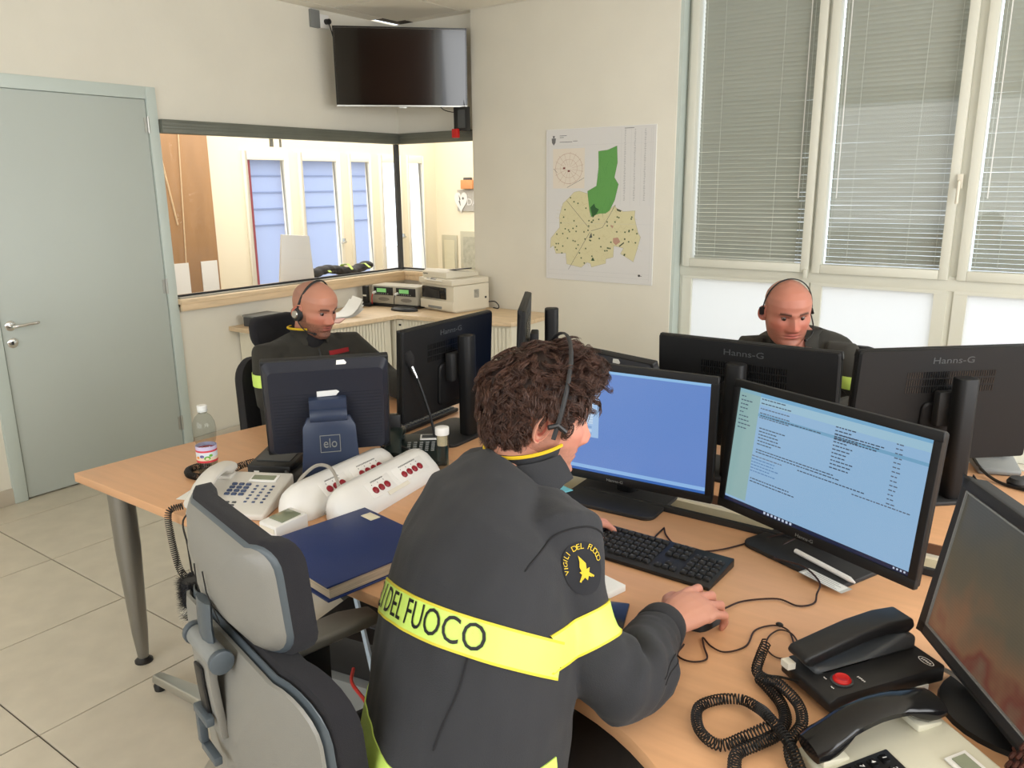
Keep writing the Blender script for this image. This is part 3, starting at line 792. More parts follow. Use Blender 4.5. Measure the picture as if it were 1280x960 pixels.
# labels stuck on the base of screen 2
pc = thing('white_pen', 'long white stylus lying on the base of the mail monitor', 'pen', (4.035, 1.785, DZ + .013), R(-28))
MB().tube([(-.085, 0, .006), (.075, 0, .006), (.09, 0, .004)], [.006, .006, .002], 8).build('barrel', 'white_plastic', pc)
lb = thing('paper_label', 'white printed label in clear film on the monitor base', 'label', (4.055, 1.725, DZ + .0125), R(-24))
flat('sheet', [(rect(-.058, -.018, .058, .018), (196, 196, 190), 0), (rect(-.052, -.015, .050, .015), (236, 236, 230), 1)] + [(rect(-.046, .009 - i * .007, .03 + .01 * (i % 2), .0105 - i * .007), (120, 120, 124), 2) for i in range(4)], lb, T(0, 0, .0004))

# touch terminals (the "elo" screens seen from behind)
def touch_terminal(loc, rot, cz, tilt, label, w=.37, h=.315):
    t = thing('touch_screen_terminal', label, 'monitor', (loc[0], loc[1], DZ), rot, 'square touch screen terminals')
    mm = T(0, 0, cz - DZ) @ rx(R(-tilt))
    c = MB(); P = rrect(w, h, .018); P2 = [(x * .93, z * .90 - .004) for x, z in P]
    c.loft([[(x, 0, z) for x, z in P], [(x, .022, z) for x, z in P], [(x, .045, z) for x, z in P2], [(x * .97, .052, z * .97) for x, z in P2]], mm)
    c = c.build('case', 'navy_case', t, smooth=30)
    MB().box((0, -.0006, 0), (w * .9, .002, h * .88), mm).build('screen', 'black_gloss', t)
    fb = MB()
    for cc, d in (((0, .012, h / 2 - .006), (w + .004, .026, .016)), ((0, .012, -h / 2 + .006), (w + .004, .026, .016)), ((-w / 2 + .006, .012, 0), (.016, .026, h)), ((w / 2 - .006, .012, 0), (.016, .026, h))): fb.box(cc, d, mm)
    fb.build('rim', 'black_matt', t, bevel=.004)
    lv = MB()
    for i in range(17):
        z = .055 - i * .0105
        lv.box((-.103, .0525, z), (.115, .002, .0035), mm); lv.box((.103, .0525, z), (.115, .002, .0035), mm)
    lv.build('rib', 'navy_case', t)['kind'] = 'stuff'
    v = MB()
    for i in range(16): v.box((.08 + i * .005, .048, .115), (.0022, .006, .010), mm); v.box((-.155 + i * .009, .048, .118), (.005, .006, .006), mm)
    v = v.build('vent_slots', 'black_gloss', t); v['kind'] = 'stuff'
    MB().prism([(-.03, -.010), (.026, -.008), (.036, .004), (.028, .010), (-.03, .008)], 0, .001, mm @ T(.0, .0535, .058) @ rz(PI) @ rx(PI / 2)).build('paper_sticker', 'paper', t)
    MB().prism([(-.014, -.008), (.012, -.009), (.017, 0), (.01, .009), (-.012, .008)], 0, .001, mm @ T(-.045, .0355, .148) @ rz(PI) @ rx(R(70))).build('paper_sticker', 'paper', t)
    # hinge drum and flat stand blade
    hg = MB(); hg.cyl((-.055, .075, -.005), (.055, .075, -.005), .022, 20, m=mm); hg.box((0, .062, .02), (.11, .03, .055), mm)
    hg.build('hinge_drum', 'navy_stand', t, bevel=.002)
    s0 = mm @ Vector((0, .082, -.015)); bl_ = MB()
    bl_.loft([[(x, y0 + dy_, z) for x, dy_ in ((-hw, 0), (hw, 0), (hw, .016), (-hw, .016))] for hw, y0, z in ((.062, s0.y - .01, s0.z + .01), (.078, s0.y + .0, s0.z - .02), (.082, s0.y - .005, .10), (.090, s0.y - .02, .015))])
    bl_.build('stand_blade', 'navy_stand', t, bevel=.004)
    MB().text('elo', .042, .0005, T(0, s0.y + .0145, .125) @ rx(R(-3)) @ rz(PI) @ rx(PI / 2), .8).build('lettering', 'mid_grey', t)
    of = MB()
    for cx_, cz_, sx_, sz_ in ((0, .151, .058, .002), (0, .099, .058, .002), (-.029, .125, .002, .054), (.029, .125, .002, .054)): of.box((cx_, s0.y + .0155, cz_), (sx_, .001, sz_))
    of.build('lettering_frame', 'mid_grey', t)
    MB().lathe([(0, 0), (.112, 0), (.112, .006), (.09, .018), (.03, .022), (0, .022)], 32, T(.055, .01, 0)).build('base', 'black', t)
    return t
touch_terminal((2.587, 1.60), R(180 + 49.5), .960, 13, 'square touch terminal seen from behind, left of the gooseneck microphone')
touch_terminal((3.257, 2.26), R(180 - 14.5), .940, 20, 'touch terminal whose top shows behind the blue-desktop monitor')

# old square monitor at the right edge
m5 = thing('monitor', 'square black monitor with dim brownish image at the lower right edge', 'monitor', (4.403, 1.417, DZ), R(-57))
mm = T(0, 0, .927 - DZ) @ rx(R(-9)); w, h = .41, .315
P = rrect(w, h, .014)
MB().loft([[(x, .006, z) for x, z in P], [(x, .03, z) for x, z in P], [(x * .8, .06, z * .8) for x, z in P]], mm).build('back_shell', 'black_matt', m5, smooth=30)
fb = MB(); b = .024
for c, d in (((0, .003, h / 2 - b / 2), (w, .018, b)), ((0, .003, -h / 2 + b / 2), (w, .018, b)), ((-w / 2 + b / 2, .003, 0), (b, .018, h)), ((w / 2 - b / 2, .003, 0), (b, .018, h))): fb.box(c, d, mm)
fb.build('bezel', 'black_matt', m5, bevel=.004)
ib = MB(); w2_, h2 = w - 2 * b + .002, h - 2 * b + .002
for c, d in (((0, -.005, h2 / 2), (w2_, .004, .003)), ((0, -.005, -h2 / 2), (w2_, .004, .003)), ((-w2_ / 2, -.005, 0), (.003, .004, h2)), ((w2_ / 2, -.005, 0), (.003, .004, h2))): ib.box(c, d, mm)
ib.build('bezel_bead', 'mid_grey', m5)
def mat_dim():
    m = bpy.data.materials.new('dim_picture'); m.use_nodes = True; nt = m.node_tree; b_ = nt.nodes['Principled BSDF']
    tc = nt.nodes.new('ShaderNodeTexCoord'); mp = nt.nodes.new('ShaderNodeMapping'); sx = nt.nodes.new('ShaderNodeSeparateXYZ')
    nt.links.new(tc.outputs['Object'], sx.inputs[0])
    no = nt.nodes.new('ShaderNodeTexNoise'); no.inputs['Scale'].default_value = 14; nt.links.new(tc.outputs['Object'], no.inputs[0])
    wv = nt.nodes.new('ShaderNodeTexWave'); wv.inputs['Scale'].default_value = 60; wv.inputs['Distortion'].default_value = 1.5; wv.bands_direction = 'Z'
    nt.links.new(tc.outputs['Object'], wv.inputs[0])
    ad = nt.nodes.new('ShaderNodeMath'); ad.operation = 'MULTIPLY_ADD'; ad.inputs[1].default_value = .22; nt.links.new(no.outputs[0], ad.inputs[0]); nt.links.new(sx.outputs['Z'], ad.inputs[2])
    cr_ = nt.nodes.new('ShaderNodeValToRGB'); e = cr_.color_ramp.elements
    e[0].position = .14; e[0].color = (*lin((118, 100, 78)), 1); e[1].position = .42; e[1].color = (*lin((84, 82, 70)), 1)
    for p_, c_ in ((.18, (112, 60, 48)), (.22, (126, 92, 66)), (.30, (96, 88, 70))):
        q = e.new(p_); q.color = (*lin(c_), 1)
    nt.links.new(ad.outputs[0], cr_.inputs[0])
    mx = nt.nodes.new('ShaderNodeMixRGB'); mx.blend_type = 'MULTIPLY'; mx.inputs[0].default_value = .12
    nt.links.new(cr_.outputs[0], mx.inputs[1]); nt.links.new(wv.outputs[0], mx.inputs[2])
    b_.inputs['Base Color'].default_value = (.012, .012, .012, 1); b_.inputs['Roughness'].default_value = .3
    nt.links.new(mx.outputs[0], b_.inputs['Emission Color']); b_.inputs['Emission Strength'].default_value = .9
    return m
MB().box((0, .0, 0), (w2_, .006, h2), mm).build('screen', mat_dim(), m5)
MB().lathe([(0, 0), (.125, 0), (.122, .008), (.06, .02), (0, .02)], 32, T(.0, .055, 0)).build('base', 'black', m5)
MB().tube([(0, .07, .01), (0, .07, .16)], [.03, .024], 12).build('neck', 'black', m5)

# television in the corner
tv = thing('television', 'black television hung across the corner near the ceiling', 'television', (.478, 4.245, 2.378), R(45.5))
mm = rx(R(5)); w, h = .885, .50
MB().box((0, .0, 0), (w - .018, .006, h - .02), mm).build('screen', mat('tv_screen', (14, 13, 13), .09, coat=.3), tv)
fb = MB()
for c, d in (((0, .004, h / 2 - .004), (w, .014, .009)), ((-w / 2 + .004, .004, 0), (.009, .014, h)), ((w / 2 - .004, .004, 0), (.009, .014, h))): fb.box(c, d, mm)
fb.build('bezel', 'black_gloss', tv)
MB().box((0, .003, -h / 2 + .004), (w, .016, .012), mm).box((0, .0, -h / 2 - .006), (.05, .012, .010), mm).build('bottom_strip', 'alu', tv, bevel=.001)
MB().box((0, .030, -.02), (w * .97, .04, h * .92), mm).box((0, .065, -.05), (.5, .04, .30), mm).build('back_case', 'black_matt', tv, bevel=.006)
ar = MB(); ar.tube([(0, .08, -.02), (0, .20, -.02), (0, .36, -.02)], .016, 8); ar.box((0, .09, -.02), (.22, .01, .2)); ar.build('wall_arm', 'black', tv)
pl = thing('wall_socket', 'grey socket box with black plug high on the left wall', 'socket', (.012, 3.955, 2.690))
MB().box((0, -.035, .0), (.024, .075, .11)).build('box', 'mid_grey', pl, bevel=.002)
MB().box((.004, .04, -.01), (.022, .075, .085)).build('face_plate', 'white_plastic', pl, bevel=.002)
MB().cyl((.014, .05, -.01), (.05, .05, -.012), .018, 12).build('plug', 'black', pl)
cable('television_cable', 'black power cable from the wall socket to the television', [(.05, 4.005, 2.675), (.07, 4.01, 2.62), (.08, 4.03, 2.52), (.11, 4.0, 2.44), (.18, 4.01, 2.40)], .004, 'cable')
rt_ = thing('wall_router', 'small black device with grey face hanging below the television corner', 'router', (.735, 4.56, 2.05))
MB().box((0, 0, 0), (.11, .05, .16)).build('case', 'black', rt_, bevel=.004)
MB().box((.018, -.027, .0), (.06, .006, .12)).build('face', 'dark_grey', rt_)
MB().box((-.03, -.035, -.095), (.05, .03, .06)).build('red_tag', 'red', rt_, bevel=.004)
cable('router_cable', 'black cable looping down beside the television', [(.67, 4.50, 2.24), (.70, 4.53, 2.28), (.75, 4.55, 2.22), (.76, 4.56, 2.13)], .004, 'cable')
cable('router_cable', 'thin black lead under the television corner', [(.56, 4.50, 2.17), (.60, 4.52, 2.12), (.66, 4.54, 2.10), (.69, 4.55, 2.10)], .003, 'cable')

# wall map
mp_ = thing('wall_map', 'city map poster with green and yellow districts on the wall', 'map', (1.808, YM - .004, 1.465))
W_, H_ = .795, .97
MB().box((0, 0, 0), (W_, .007, H_)).build('backing_board', 'paper', mp_, bevel=.001)
rs = random.Random(5)
I = []
def mpx(x, y): return ((x - 104) / 560 * W_ - W_ / 2, H_ / 2 - (y - 78) / 810 * H_)   # map sheet units -> metres
def MP(P): return [mpx(*p) for p in P]
def LN(a, b, w_, c, l=3): 
    (x0, y0), (x1, y1) = mpx(*a), mpx(*b); I.append((line(x0, y0, x1, y1, w_), c, l))
I.append((rect(-W_ / 2 + .002, -H_ / 2 + .002, W_ / 2 - .002, H_ / 2 - .002), (222, 220, 218), 0))
yel = [(258, 410), (285, 404), (330, 418), (345, 540), (372, 522), (425, 518), (470, 478), (478, 492), (515, 510), (572, 505), (570, 540), (590, 620), (602, 640), (588, 700), (570, 770), (530, 745), (505, 730), (520, 700), (470, 690), (468, 750), (430, 762), (430, 785), (355, 810), (350, 790), (330, 785), (300, 815), (220, 800), (215, 740), (160, 745), (145, 700), (128, 715), (132, 660), (180, 600), (178, 540), (198, 470), (230, 440)]
I.append((MP(yel), (220, 212, 170), 1))
for a, b in zip(yel, yel[1:] + yel[:1]): LN(a, b, .0012, (150, 140, 96), 2)
grn = [(383, 200), (430, 195), (476, 176), (480, 260), (466, 335), (487, 370), (470, 450), (445, 505), (425, 520), (390, 522), (350, 540), (340, 500), (329, 405), (375, 378), (385, 290)]
I.append((MP(grn), (100, 162, 84), 3))
for a, b in zip(grn, grn[1:] + grn[:1]): LN(a, b, .0012, (70, 120, 60), 4)
for _ in range(22):
    x = rs.uniform(385, 470); y = rs.uniform(210, 500); LN((x, y), (x + rs.uniform(-20, 20), y + rs.uniform(10, 60)), .001, (80, 136, 70), 4)
I.append((MP([(345, 490), (365, 470), (372, 490), (390, 500), (380, 520), (358, 545)]), (44, 92, 48), 5))
for _ in range(460):
    x, y = rs.uniform(150, 590), rs.uniform(430, 790)
    ins = False; j = len(yel) - 1
    for i in range(len(yel)):
        if (yel[i][1] > y) != (yel[j][1] > y) and x < (yel[j][0] - yel[i][0]) * (y - yel[i][1]) / (yel[j][1] - yel[i][1]) + yel[i][0]: ins = not ins
        j = i
    if not ins or (y < 530 and 330 < x < 480): continue
    if _ % 5: LN((x, y), (x + rs.uniform(-26, 26), y + rs.uniform(-26, 26)), .0008, (196, 184, 130), 2)
    else: I.append((MP([(x - 3, y - 4), (x + 4, y - 3), (x + 3, y + 5), (x - 4, y + 3)]), (86, 104, 66), 3))
for a, b in (((218, 455), (340, 600)), ((345, 620), (230, 830)), ((350, 615), (410, 595)), ((410, 595), (475, 475))): LN(a, b, .0022, (86, 86, 84), 4)
I.append((MP([(465, 650), (490, 645), (503, 668), (480, 686), (466, 672)]), (190, 150, 130), 4)); I.append((MP([(450, 580), (466, 585), (460, 600)]), (190, 150, 130), 4))
I.append((MP([(480, 495), (505, 505), (500, 512), (482, 505)]), (70, 80, 60), 4)); I.append((MP([(495, 690), (520, 668), (522, 674), (500, 694)]), (70, 80, 60), 4)); I.append((MP([(340, 655), (352, 622), (357, 650)]), (80, 84, 80), 5))
I.append((MP([(352, 775), (362, 755), (372, 775)]), (60, 90, 60), 5))
# inset
I.append((MP(rect(142, 180, 312, 390)), (230, 220, 206), 1))
for k in range(30):
    a = 2 * PI * k / 30; b = a + 2 * PI / 30
    LN((228 + 72 * math.cos(a), 285 + 80 * math.sin(a)), (228 + 72 * math.cos(b), 285 + 80 * math.sin(b)), .0016, (168, 118, 84), 2)
    LN((228 + 45 * math.cos(a), 285 + 48 * math.sin(a)), (228 + 45 * math.cos(b), 285 + 48 * math.sin(b)), .0012, (176, 130, 96), 2)
    if k % 2: 
        r0, r1 = rs.uniform(8, 30), rs.uniform(75, 98); LN((228 + r0 * math.cos(a), 285 + r0 * math.sin(a)), (228 + min(r1, 80) * math.cos(a), 285 + r1 * math.sin(a)), .001, (172, 126, 92), 2)
LN((220, 385), (310, 335), .002, (70, 66, 62), 3); LN((145, 285), (165, 305), .002, (70, 66, 62), 3)
for x, y in ((203, 283), (228, 298)): I.append((MP([(x - 6, y - 5), (x + 6, y - 5), (x + 6, y + 5), (x - 6, y + 5)]), (120, 60, 50), 4))
# crest, heading and legend columns
I.append((MP([(134, 125), (158, 125), (155, 148), (146, 162), (136, 148)]), (110, 110, 112), 2)); I.append((MP([(140, 112), (152, 112), (150, 124), (142, 124)]), (110, 110, 112), 2))
for x0, x1, y in ((178, 216, 113), (178, 200, 122), (178, 245, 146), (250, 273, 143)): LN((x0, y), (x1, y), .003, (80, 80, 84), 2)
for x in (515, 563, 612):
    for k in range(60):
        y = 98 + k * 6; LN((x - rs.uniform(1, 4), y), (x + rs.uniform(2, 6), y), .0022, (150, 150, 152), 2)
LN((512, 90), (558, 90), .003, (90, 90, 94), 2)
for x in (497, 545, 594, 640): LN((x, 95), (x, 480), .0008, (190, 190, 192), 2)
for y in (165, 575): LN((115, y), (655, y), .0008, (198, 198, 200), 2)
for x in (118, 648): LN((x, 90), (x, 870), .0008, (190, 190, 190), 2)
for y in (835, 858): LN((118, y), (648, y), .0008, (190, 190, 190), 2)
I.append((MP(circ(600, 841, 6, 10)), (40, 44, 50), 2)); LN((604, 843), (614, 843), .003, (60, 60, 64), 2)
flat('printed_map', I, mp_, T(0, -.0037, 0) @ rx(PI / 2), step=.0001)
for i, (x, z) in enumerate(((1.955, .845), (2.065, .835))):
    MB().lathe([(0, 0), (.012, 0), (.010, .004), (0, .005)], 10, T(x, YM - .0005, z) @ rx(PI / 2)).build('wall_plug', 'dark_grey', bpy.data.objects['wall_map'] if False else None) if False else None
# ================================================================== PHONES AND SMALL DEVICES
def handset(mb, m, L=.205, w=.066, hgt=.045, arch=.02):
    """telephone handset along local Y, lying on its ends"""
    rings = []
    for k in range(15):
        t_ = k / 14; y = (t_ - .5) * L; e = abs(2 * t_ - 1)
        z = arch * (1 - e ** 2) ; hh = .012 + .018 * max(0, (e - .55) / .45) ** 1.0
        ww = w * (.40 + .10 * e ** 2)
        if k in (0, 14): hh *= .5; ww *= .85
        top = z + .034 - .004 * e; bot = max(0.0, top - .018 - (hh if e > .5 else 0) - .004)
        rings.append([(ww * math.cos(a) * (1 if abs(math.cos(a)) > .2 else 1), y, (top + bot) / 2 + (top - bot) / 2 * math.copysign(abs(math.sin(a)) ** .7, math.sin(a))) for a in [2 * PI * (i + .5) / 14 for i in range(14)]])
    mb.loft(rings, m)
    return mb
def keys(parent, name, m, x0, y0, nx, ny, dx, dy, kx, ky, mt, zf, kz=.005, round_=False):
    if round_: me = MB().lathe([(0, 0), (kx / 2, 0), (kx / 2, kz * .7), (kx / 2 * .7, kz), (0, kz)], 10)
    else: me = MB().box((0, 0, kz / 2), (kx, ky, kz), top=.85)
    o = me.build(name, mt, parent); first = True
    for j in range(ny):
        for i in range(nx):
            x, y = x0 + i * dx, y0 - j * dy; mm = m @ T(x, y, zf(y))
            if first: o.matrix_local = mm; first = False
            else: inst(name, o.data, parent, m=mm)
def desk_phone(name, label, loc, rot, case, hs, keym, panel=None, w=.20, d=.205, h0=.018, h1=.06, lcd='lcd', hx=-.075):
    t = thing(name, label, 'telephone', (loc[0], loc[1], DZ + .0005), rot)
    zf = lambda y: h0 + (h1 - h0) * (y + d / 2) / d
    body = MB(); P = [(-d / 2, 0), (d / 2, 0), (d / 2, h1), (-d / 2, h0)]
    body.prism([(y, z) for y, z in P], -w / 2, w / 2, Matrix(((0, 0, 1, 0), (1, 0, 0, 0), (0, 1, 0, 0), (0, 0, 0, 1))))
    body.build('case', case, t, bevel=.006, seg=3)
    sl_ = math.atan2(h1 - h0, d)
    if panel: 
        MB().box((.035, -.01, 0), (w * .6, d * .88, .003), T(0, 0, zf(0) + .001) @ rx(sl_)).build('face_panel', panel, t, bevel=.001)
    MB().box((.04, d * .32, 0), (w * .36, .036, .004), T(0, 0, zf(0) + .003) @ rx(sl_)).build('display_frame', case if panel else 'white_plastic', t, bevel=.001)
    MB().box((.04, d * .32, .002), (w * .30, .022, .004), T(0, 0, zf(0) + .003) @ rx(sl_)).build('display', lcd, t)
    zz = lambda y: zf(y) + (.001 if panel else 0)
    RX = rx(sl_)
    hsm = MB(); handset(hsm, T(hx, 0, zf(0) + .004) @ rx(sl_), L=d * 1.0); hsm.build('handset', hs, t, smooth=50)
    for y in (-.07, .07): 
        pass
    for q_ in (.36, -.36): MB().box((hx, d * q_, zf(d * q_) + .002), (.052, .045, .012)).build('cradle', case, t, bevel=.003)
    return t, zz, RX
# A: light grey phone at the left of the near desk
t, zz, RX = desk_phone('desk_phone', 'light grey desk phone with blue keys in front of the water bottle', (2.575, 1.275), R(28), 'phone_grey', 'phone_grey', 'key_blue', w=.225, d=.215, hx=-.085)
MX = Matrix.Identity(4)
keys(t, 'dial_key', MX, -.035, .035, 3, 4, .021, .017, .014, .010, 'key_blue', zz)
keys(t, 'function_key', MX, .035, .03, 3, 6, .024, .016, .008, .006, 'key_blue', zz, .003)
keys(t, 'soft_key', MX, -.035, -.055, 3, 2, .02, .014, .012, .006, 'dark_grey', zz, .003)
cp = thing('handset_cord', 'black coiled cord hanging from the desk edge behind the headrest', 'cord', (0, 0, 0))
c = MB(); coil(c, [(2.50, 1.14, .755), (2.485, 1.105, .745), (2.50, 1.095, .68), (2.53, 1.09, .60), (2.57, 1.09, .575), (2.60, 1.085, .60)], .009, .0055, .0014); c.tube(spline([(2.60, 1.085, .60), (2.585, 1.09, .68), (2.56, 1.10, .74), (2.55, 1.15, .76)], 6), .0025, 6)
c.build('coil', 'cable', cp)
# sheets under that phone
pp = thing('paper_sheet', 'white sheet of paper lying under the light grey phone', 'paper', (2.45, 1.33, DZ + .0004), R(24))
MB().box((0, 0, 0), (.24, .20, .0006)).build('sheet', 'paper', pp)
# B: dark phone beside the microphone
t, zz, RX = desk_phone('desk_phone', 'dark green-black desk phone behind the alarm boxes', (2.71, 1.865), R(38), mat('green_black_plastic', (24, 34, 32), .35), bpy.data.materials['green_black_plastic'], 'white_plastic', w=.20, d=.20, h1=.05, lcd='dark_grey')
keys(t, 'dial_key', MX, -.03, .03, 5, 5, .02, .014, .012, .006, 'mid_grey', zz, .003)
mc = thing('gooseneck_microphone', 'black gooseneck microphone with foam tip standing before a monitor', 'microphone', (2.715, 1.945, DZ + .055))
MB().tube(spline([(0, 0, -.01), (-.01, -.005, .06), (-.03, -.02, .15), (-.045, -.03, .205)], 6), .0045, 8).build('gooseneck', 'black', mc)
MB().tube([(-.045, -.03, .20), (-.062, -.040, .245)], [.006, .009], 10).build('collar', 'chrome', mc)
MB().tube([(-.058, -.038, .238), (-.062, -.041, .25), (-.068, -.044, .268), (-.074, -.048, .285), (-.078, -.05, .292)], [.008, .017, .021, .018, .006], 14).build('foam_windscreen', mat('foam_black', (34, 33, 34), .95, bump=.8, bscale=600), mc)
tb = thing('glass_tube', 'clear tube with white cap standing right of the microphone', 'tube', (2.875, 1.80, DZ))
MB().lathe([(.0, 0), (.019, 0), (.019, .125), (.0175, .125), (.0175, .003), (0, .003)], 20).build('glass', 'bottle', tb)
MB().lathe([(0, .125), (.022, .125), (.022, .148), (.016, .150), (0, .150)], 20).build('cap', 'white_plastic', tb, bevel=.001)
MB().lathe([(0, .09), (.016, .09), (.016, .124), (0, .124)], 16).build('stopper', 'light_wood', tb)
ck = thing('cordless_handset', 'black cordless handset upright in a charging cradle right of the touch terminal', 'telephone', (2.61, 1.86, DZ))
MB().lathe([(0, 0), (.045, 0), (.045, .01), (.03, .022), (0, .022)], 24).build('cradle', 'black', ck)
MB().prism(rrect(.048, .026, .01), .015, .135, rz(R(50)) @ rx(R(3))).build('handset', 'black', ck, bevel=.004)
hk = MB()
for i in range(3):
    for j in range(4): hk.box((-.012 + i * .012, -.0145, .035 + j * .01), (.008, .003, .005), rz(R(50)))
hk.build('dial_key', 'mid_grey', ck)
# C: black emergency phone with the red button
et = thing('emergency_phone', 'black phone with round red button and raised handset beside the dim monitor', 'telephone', (4.205, 1.392, DZ + .0005), R(-35.6))
P = [(-.122, .012), (-.095, 0), (.065, 0), (.065, .018), (.122, .018), (.122, .050), (-.105, .040), (-.122, .032)]
MB().prism(P, -.062, .068, Matrix(((0, 0, 1, 0), (1, 0, 0, 0), (0, 1, 0, 0), (0, 0, 0, 1)))).build('case', 'black', et, bevel=.004)
sad = MB()
for k in range(1): sad.prism([(-.10, .035), (.118, .045), (.118, .072), (.09, .082), (.05, .066), (0, .050), (-.06, .046), (-.10, .052)], -.050, .006, Matrix(((0, 0, 1, 0), (1, 0, 0, 0), (0, 1, 0, 0), (0, 0, 0, 1))))
sad.build('saddle', 'dark_grey', et, bevel=.008, seg=3)
hs = MB()
pr = [(-.115, .055), (-.105, .052), (-.06, .062), (.0, .075), (.05, .082), (.105, .078), (.118, .088), (.112, .105), (.06, .107), (0, .100), (-.05, .089), (-.115, .074), (-.122, .064)]
hs.prism(pr, -.052, .000, Matrix(((0, 0, 1, 0), (1, 0, 0, 0), (0, 1, 0, 0), (0, 0, 0, 1)))); hs.build('handset', 'black', et, bevel=.008, seg=3)
zc = lambda y: .041 + (y + .105) * .0441
MB().lathe([(0, 0), (.0155, 0), (.0155, .004), (.012, .008), (.010, .007), (0, .0065)], 24, T(.036, -.072, zc(-.072))).build('red_button', 'red', et)
MB().lathe([(0, 0), (.019, 0), (.019, .002), (0, .002)], 24, T(.036, -.072, zc(-.072))).build('button_ring', 'dark_grey', et)
mk = MB()
for (x, y, a, s_) in ((.046, -.040, 0, .010), (.020, -.094, 0, .007), (.046, -.100, 0, .007)): mk.marks(5 if s_ > .008 else 3, s_ * .6, T(x, y, zc(y) + .001) @ rx(R(2.5)))
mk.build('lettering', 'white_plastic', et)
lg = MB(); E1 = circ(0, 0, .016, 28, .008); E0 = circ(0, 0, .0145, 28, .0066)
lg.loft([[(x, y, .0004) for x, y in E1], [(x, y, .0004) for x, y in E0]], T(.048, .098, zc(.098) + .001), cap=False); lg.marks(5, .007, T(.048, .098, zc(.098) + .0012))
lg.build('oval_emblem', 'white_plastic', et)
MB().box((.0685, .070, .012), (.002, .034, .018)).build('paper_sticker', 'paper', et)
MB().box((-.035, -.128, .044), (.02, .016, .012)).build('paper_sticker', 'offwhite', et)
# D: cream phone with black handset at the bottom edge
t, zz, RX = desk_phone('desk_phone', 'cream desk phone with display and black handset at the bottom edge', (4.335, 1.14), R(-40), 'phone_cream', 'black_gloss', 'black', w=.235, d=.225, h0=.02, h1=.062, hx=-.088)
MB().box((-.012, -.055, 0), (.085, .105, .004), T(0, 0, zz(0) + .001) @ rx(math.atan2(.042, .225))).build('keypad_panel', 'black', t, bevel=.002)
keys(t, 'dial_key', MX, -.037, -.02, 3, 4, .024, .019, .016, .012, 'black_gloss', lambda y: zz(y) + .002)
dg = MB()
for i in range(3):
    for j in range(4):
        ch = '123456789*0#'[j * 3 + i]; dg.text(ch, .010, .0002, T(-.037 + i * .024, -.02 - j * .019, zz(-.02 - j * .019) + .0076))
dg.build('key_digits', 'white_plastic', t)
MB().box((.05, .0, 0), (.05, .10, .003), T(0, 0, zz(0) + .001) @ rx(math.atan2(.042, .225))).build('memo_panel', 'phone_grey', t, bevel=.001)
keys(t, 'function_key', MX, .042, .03, 2, 5, .022, .018, .008, .006, 'black', lambda y: zz(y) + .002, .002)
MB().marks(7, .008, T(.098, .02, zz(.02) + .001) @ rz(PI / 2)).build('lettering', 'dark_grey', t)
# coiled cords near the two phones
cc = thing('handset_cord', 'large looping coil of black cord left of the cream phone', 'cord', (0, 0, 0))
c = MB(); coil(c, [(4.06, 1.285, .742), (4.085, 1.265, .742), (4.115, 1.235, .742), (4.135, 1.195, .742), (4.135, 1.15, .744), (4.12, 1.11, .746), (4.10, 1.07, .744), (4.11, 1.03, .742)], .0095, .0058, .0015)
c.build('coil', 'cable', cc)
c = MB(); coil(c, [(4.045, 1.362, .77), (4.045, 1.335, .757), (4.05, 1.30, .746), (4.07, 1.28, .748), (4.10, 1.262, .760), (4.145, 1.225, .760), (4.165, 1.18, .758), (4.16, 1.14, .75), (4.17, 1.11, .744), (4.19, 1.08, .742)], .0088, .0056, .0014)
cc2 = thing('handset_cord', 'coiled black cord from the emergency phone beside its white tag', 'cord', (0, 0, 0)); c.build('coil', 'cable', cc2)
c = MB(); coil(c, [(4.20, 1.075, .745), (4.165, 1.115, .762), (4.12, 1.155, .765), (4.09, 1.19, .75), (4.055, 1.205, .743), (4.02, 1.18, .742), (4.005, 1.14, .742), (4.03, 1.09, .742), (4.07, 1.075, .742), (4.10, 1.11, .75), (4.13, 1.14, .765)], .0085, .0056, .0014)
cc3 = thing('handset_cord', 'black coiled cord forming the open loop nearest the desk edge', 'cord', (0, 0, 0)); c.build('coil', 'cable', cc3)
cable('phone_lead', 'short black lead plugged into the left side of the emergency phone', [(4.125, 1.30, .752), (4.09, 1.305, .745), (4.065, 1.30, .740), (4.055, 1.29, .742)], .0025, 'cable')
cable('phone_lead', 'thick grey lead curving right from the emergency phone', [(4.300, 1.466, .762), (4.325, 1.480, .755), (4.350, 1.472, .752), (4.385, 1.435, .750), (4.41, 1.395, .748), (4.44, 1.35, .748)], .0045, 'cable_grey')
# corner gadget
cg = thing('radio_handset', 'black handset with brown keys leaning at the lower right corner', 'handset', (4.478, 1.275, DZ + .001), R(-6))
mmm = T(0, 0, .058) @ ry(R(-62)) @ rz(R(0))
MB().box((0, 0, 0), (.10, .21, .03), mmm).build('case', 'black', cg, bevel=.008)
q = MB().sphere((0, 0, 0), (.0085, .010, .005), None, 8).build('round_key', mat('brown_key', (86, 44, 36), .35), cg); first = True
for i in range(3):
    for j in range(7):
        mk_ = mmm @ T(-.032 + i * .024, -.085 + j * .026, .016)
        if first: q.matrix_local = mk_; first = False
        else: inst('round_key', q.data, cg, m=mk_)

